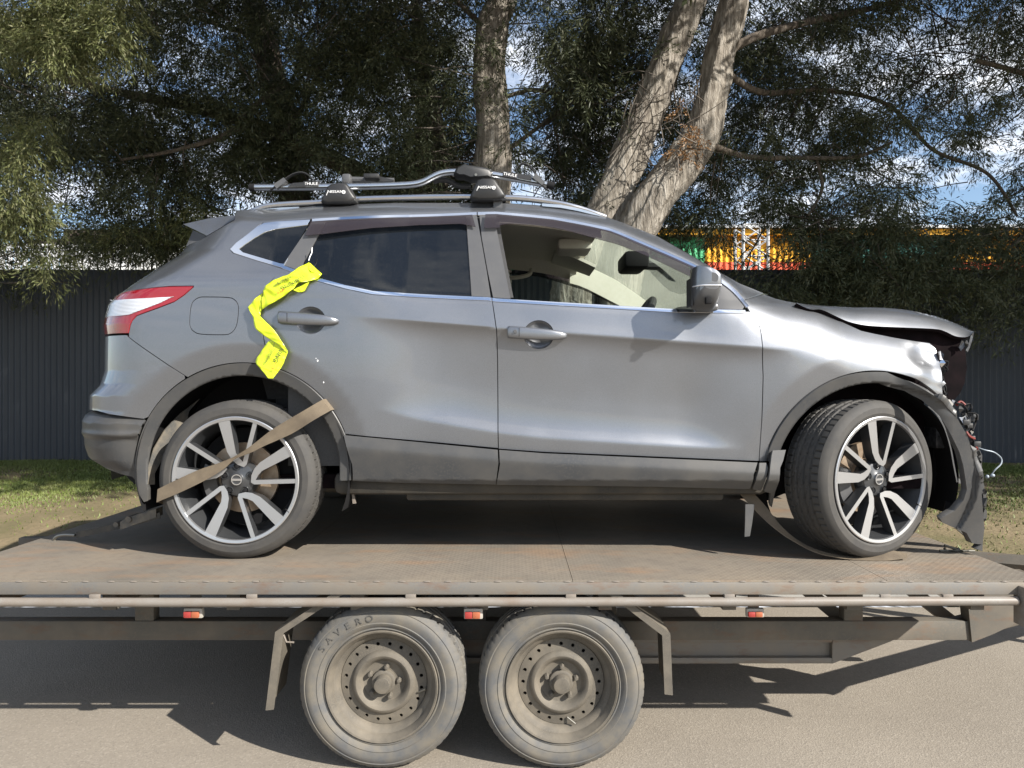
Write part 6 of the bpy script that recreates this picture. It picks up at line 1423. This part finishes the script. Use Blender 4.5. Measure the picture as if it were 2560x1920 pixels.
for pts in ([(1800, 1395), (1900, 1430), (1975, 1495), (2010, 1490)], [(1800, 1420), (1850, 1470), (1900, 1440), (1930, 1420)], [(1760, 1470), (1840, 1500), (2000, 1500), (2060, 1490)]):
    P = spline([W(*tG(x_, y_), 3.08) for x_, y_ in pts], 5); MB().tube([Vector((q.x, q.y, max(q.z, DECK+.006))) for q in P], .0055, 8).build('hook', M['hook_dull'], S3)

# ------------------------------------------------------------------ yellow warning tape caught in the rear door
tape = empty('warning_tape', (W(700, 780, 2.9).x, 2.9, W(700, 780, 2.9).z)); tag(tape, 'crumpled yellow warning tape dangling from the rear door window', 'tape')
def tz(x, y): return (600+x*.19293, 640+y*.19293)
def tsheet(name, la, lb, Ya, Yb, wob, seed, sub=7, cross=7, th=True):
    r = random.Random(seed); A_ = spline([W(*tz(*q), y) for q, y in zip(la, Ya)], sub); B2 = spline([W(*tz(*q), y) for q, y in zip(lb, Yb)], sub); rows = []
    ph = [r.uniform(0, 6) for _ in range(4)]
    for k in range(cross+1):
        t = k/cross; rows.append([a.lerp(b, t)+Vector((0, wob*(math.sin(i*.55+ph[0]+t*2.3)+.7*math.sin(i*1.1+ph[1]-t*4)+.5*math.sin(t*7+ph[2]+i*.2)), 0)) for i, (a, b) in enumerate(zip(A_, B2))])
    n = len(A_); v = [q for r__ in rows for q in r__]; o = mesh_obj(name, v, [(j*n+i, j*n+i+1, (j+1)*n+i+1, (j+1)*n+i) for j in range(cross) for i in range(n-1)], M['tape'], tape, True, None)
    sd = o.modifiers.new('film', 'SOLIDIFY'); sd.thickness = .0006; return o
ta = [(895, 80), (760, 150), (640, 228), (540, 270), (400, 330), (320, 410), (292, 500), (280, 600)]; tb = [(1062, 232), (1010, 290), (860, 330), (750, 350), (690, 425), (560, 525), (420, 610), (280, 695)]
t1 = tsheet('upper_length', ta, tb, [2.9620, 2.9420, 2.9270, 2.9170, 2.9120, 2.9090, 2.9110, 2.9170], [2.95, 2.9420, 2.9170, 2.9120, 2.9070, 2.9050, 2.9070, 2.9170], .0026, 1, 6, 9)
tsheet('folded_top', [(895, 82), (885, 150), (905, 190)], [(1062, 232), (985, 215), (915, 195)], [2.9600, 2.9520, 2.9420], [2.9630, 2.9470, 2.9370], .001, 2)
tsheet('first_fold', [(288, 480), (190, 560), (100, 670)], [(278, 692), (268, 740), (262, 785)], [2.9220, 2.9170, 2.9190], [2.9220, 2.9220, 2.9230], .002, 3)
tsheet('middle_length', [(100, 672), (170, 800), (195, 930), (330, 1045), (480, 1140), (600, 1255)], [(262, 780), (330, 850), (420, 935), (490, 1030), (560, 1140), (622, 1240)], [2.9170, 2.9140, 2.9090, 2.9070, 2.9050, 2.9070], [2.9200, 2.9100, 2.9020, 2.9000, 2.9020, 2.9060], .0012, 4)
t4 = tsheet('lower_length', [(395, 1085), (340, 1140), (260, 1260), (200, 1365), (270, 1470), (365, 1582)], [(620, 1245), (590, 1320), (560, 1395), (510, 1480), (470, 1530), (425, 1592)], [2.9150, 2.9150, 2.9120, 2.9100, 2.9050, 2.8990], [2.9100, 2.9090, 2.9050, 2.9030, 2.9000, 2.8970], .001, 5)
tsheet('loose_flap', [(690, 440), (760, 400), (900, 332)], [(740, 465), (790, 472), (840, 450)], [2.9270, 2.9290, 2.9320], [2.9320, 2.9320, 2.9330], .001, 6)
MB().tube([W(*tz(890, 60), 2.955), W(*tz(905, 10), 2.96), W(*tz(930, -40), 2.965), W(*tz(935, -110), 2.97)], .002, 6).build('tape_end', M['ink_white'], tape)
def ttext(s, size, a, b, Y, mat, par, sq=1.):
    A_, B2 = W(*tz(*a), Y), W(*tz(*b), Y); X = (B2-A_); U = Vector((-X.z, 0, X.x)); put_text('lettering', s, size, (A_+B2)/2, X, U, mat, par, ext=.0002, squash=sq)
ttext('WARNING', .023, (800, 275), (565, 405), 2.9005, M['ink'], t1)
for k, (a, b, s) in enumerate((((770, 215), (520, 330), 'DO NOT DRIVE THIS VEHICLE'), ((720, 212), (470, 360), 'REMAIN CLEAR OF THIS VEHICLE'), ((640, 280), (450, 385), 'MAY BE DANGEROUS'))): ttext(s, .0085, a, b, 2.9010, M['ink'], t1)
ttext('crep', .018, (565, 440), (492, 478), 2.9000, M['ink_orange'], t1)
ttext('NING', .026, (540, 1195), (452, 1372), 2.8980, M['ink'], t4)
for a, b, s in (((445, 1130), (395, 1270), 'VEHICLE MAY'), ((420, 1250), (370, 1330), 'BE DANGEROUS'), ((390, 1240), (335, 1365), 'DO NOT DRIVE')): ttext(s, .0085, a, b, 2.894, M['ink'], t4)
ttext('crep', .018, (470, 1390), (435, 1475), 2.892, M['ink_orange'], t4)
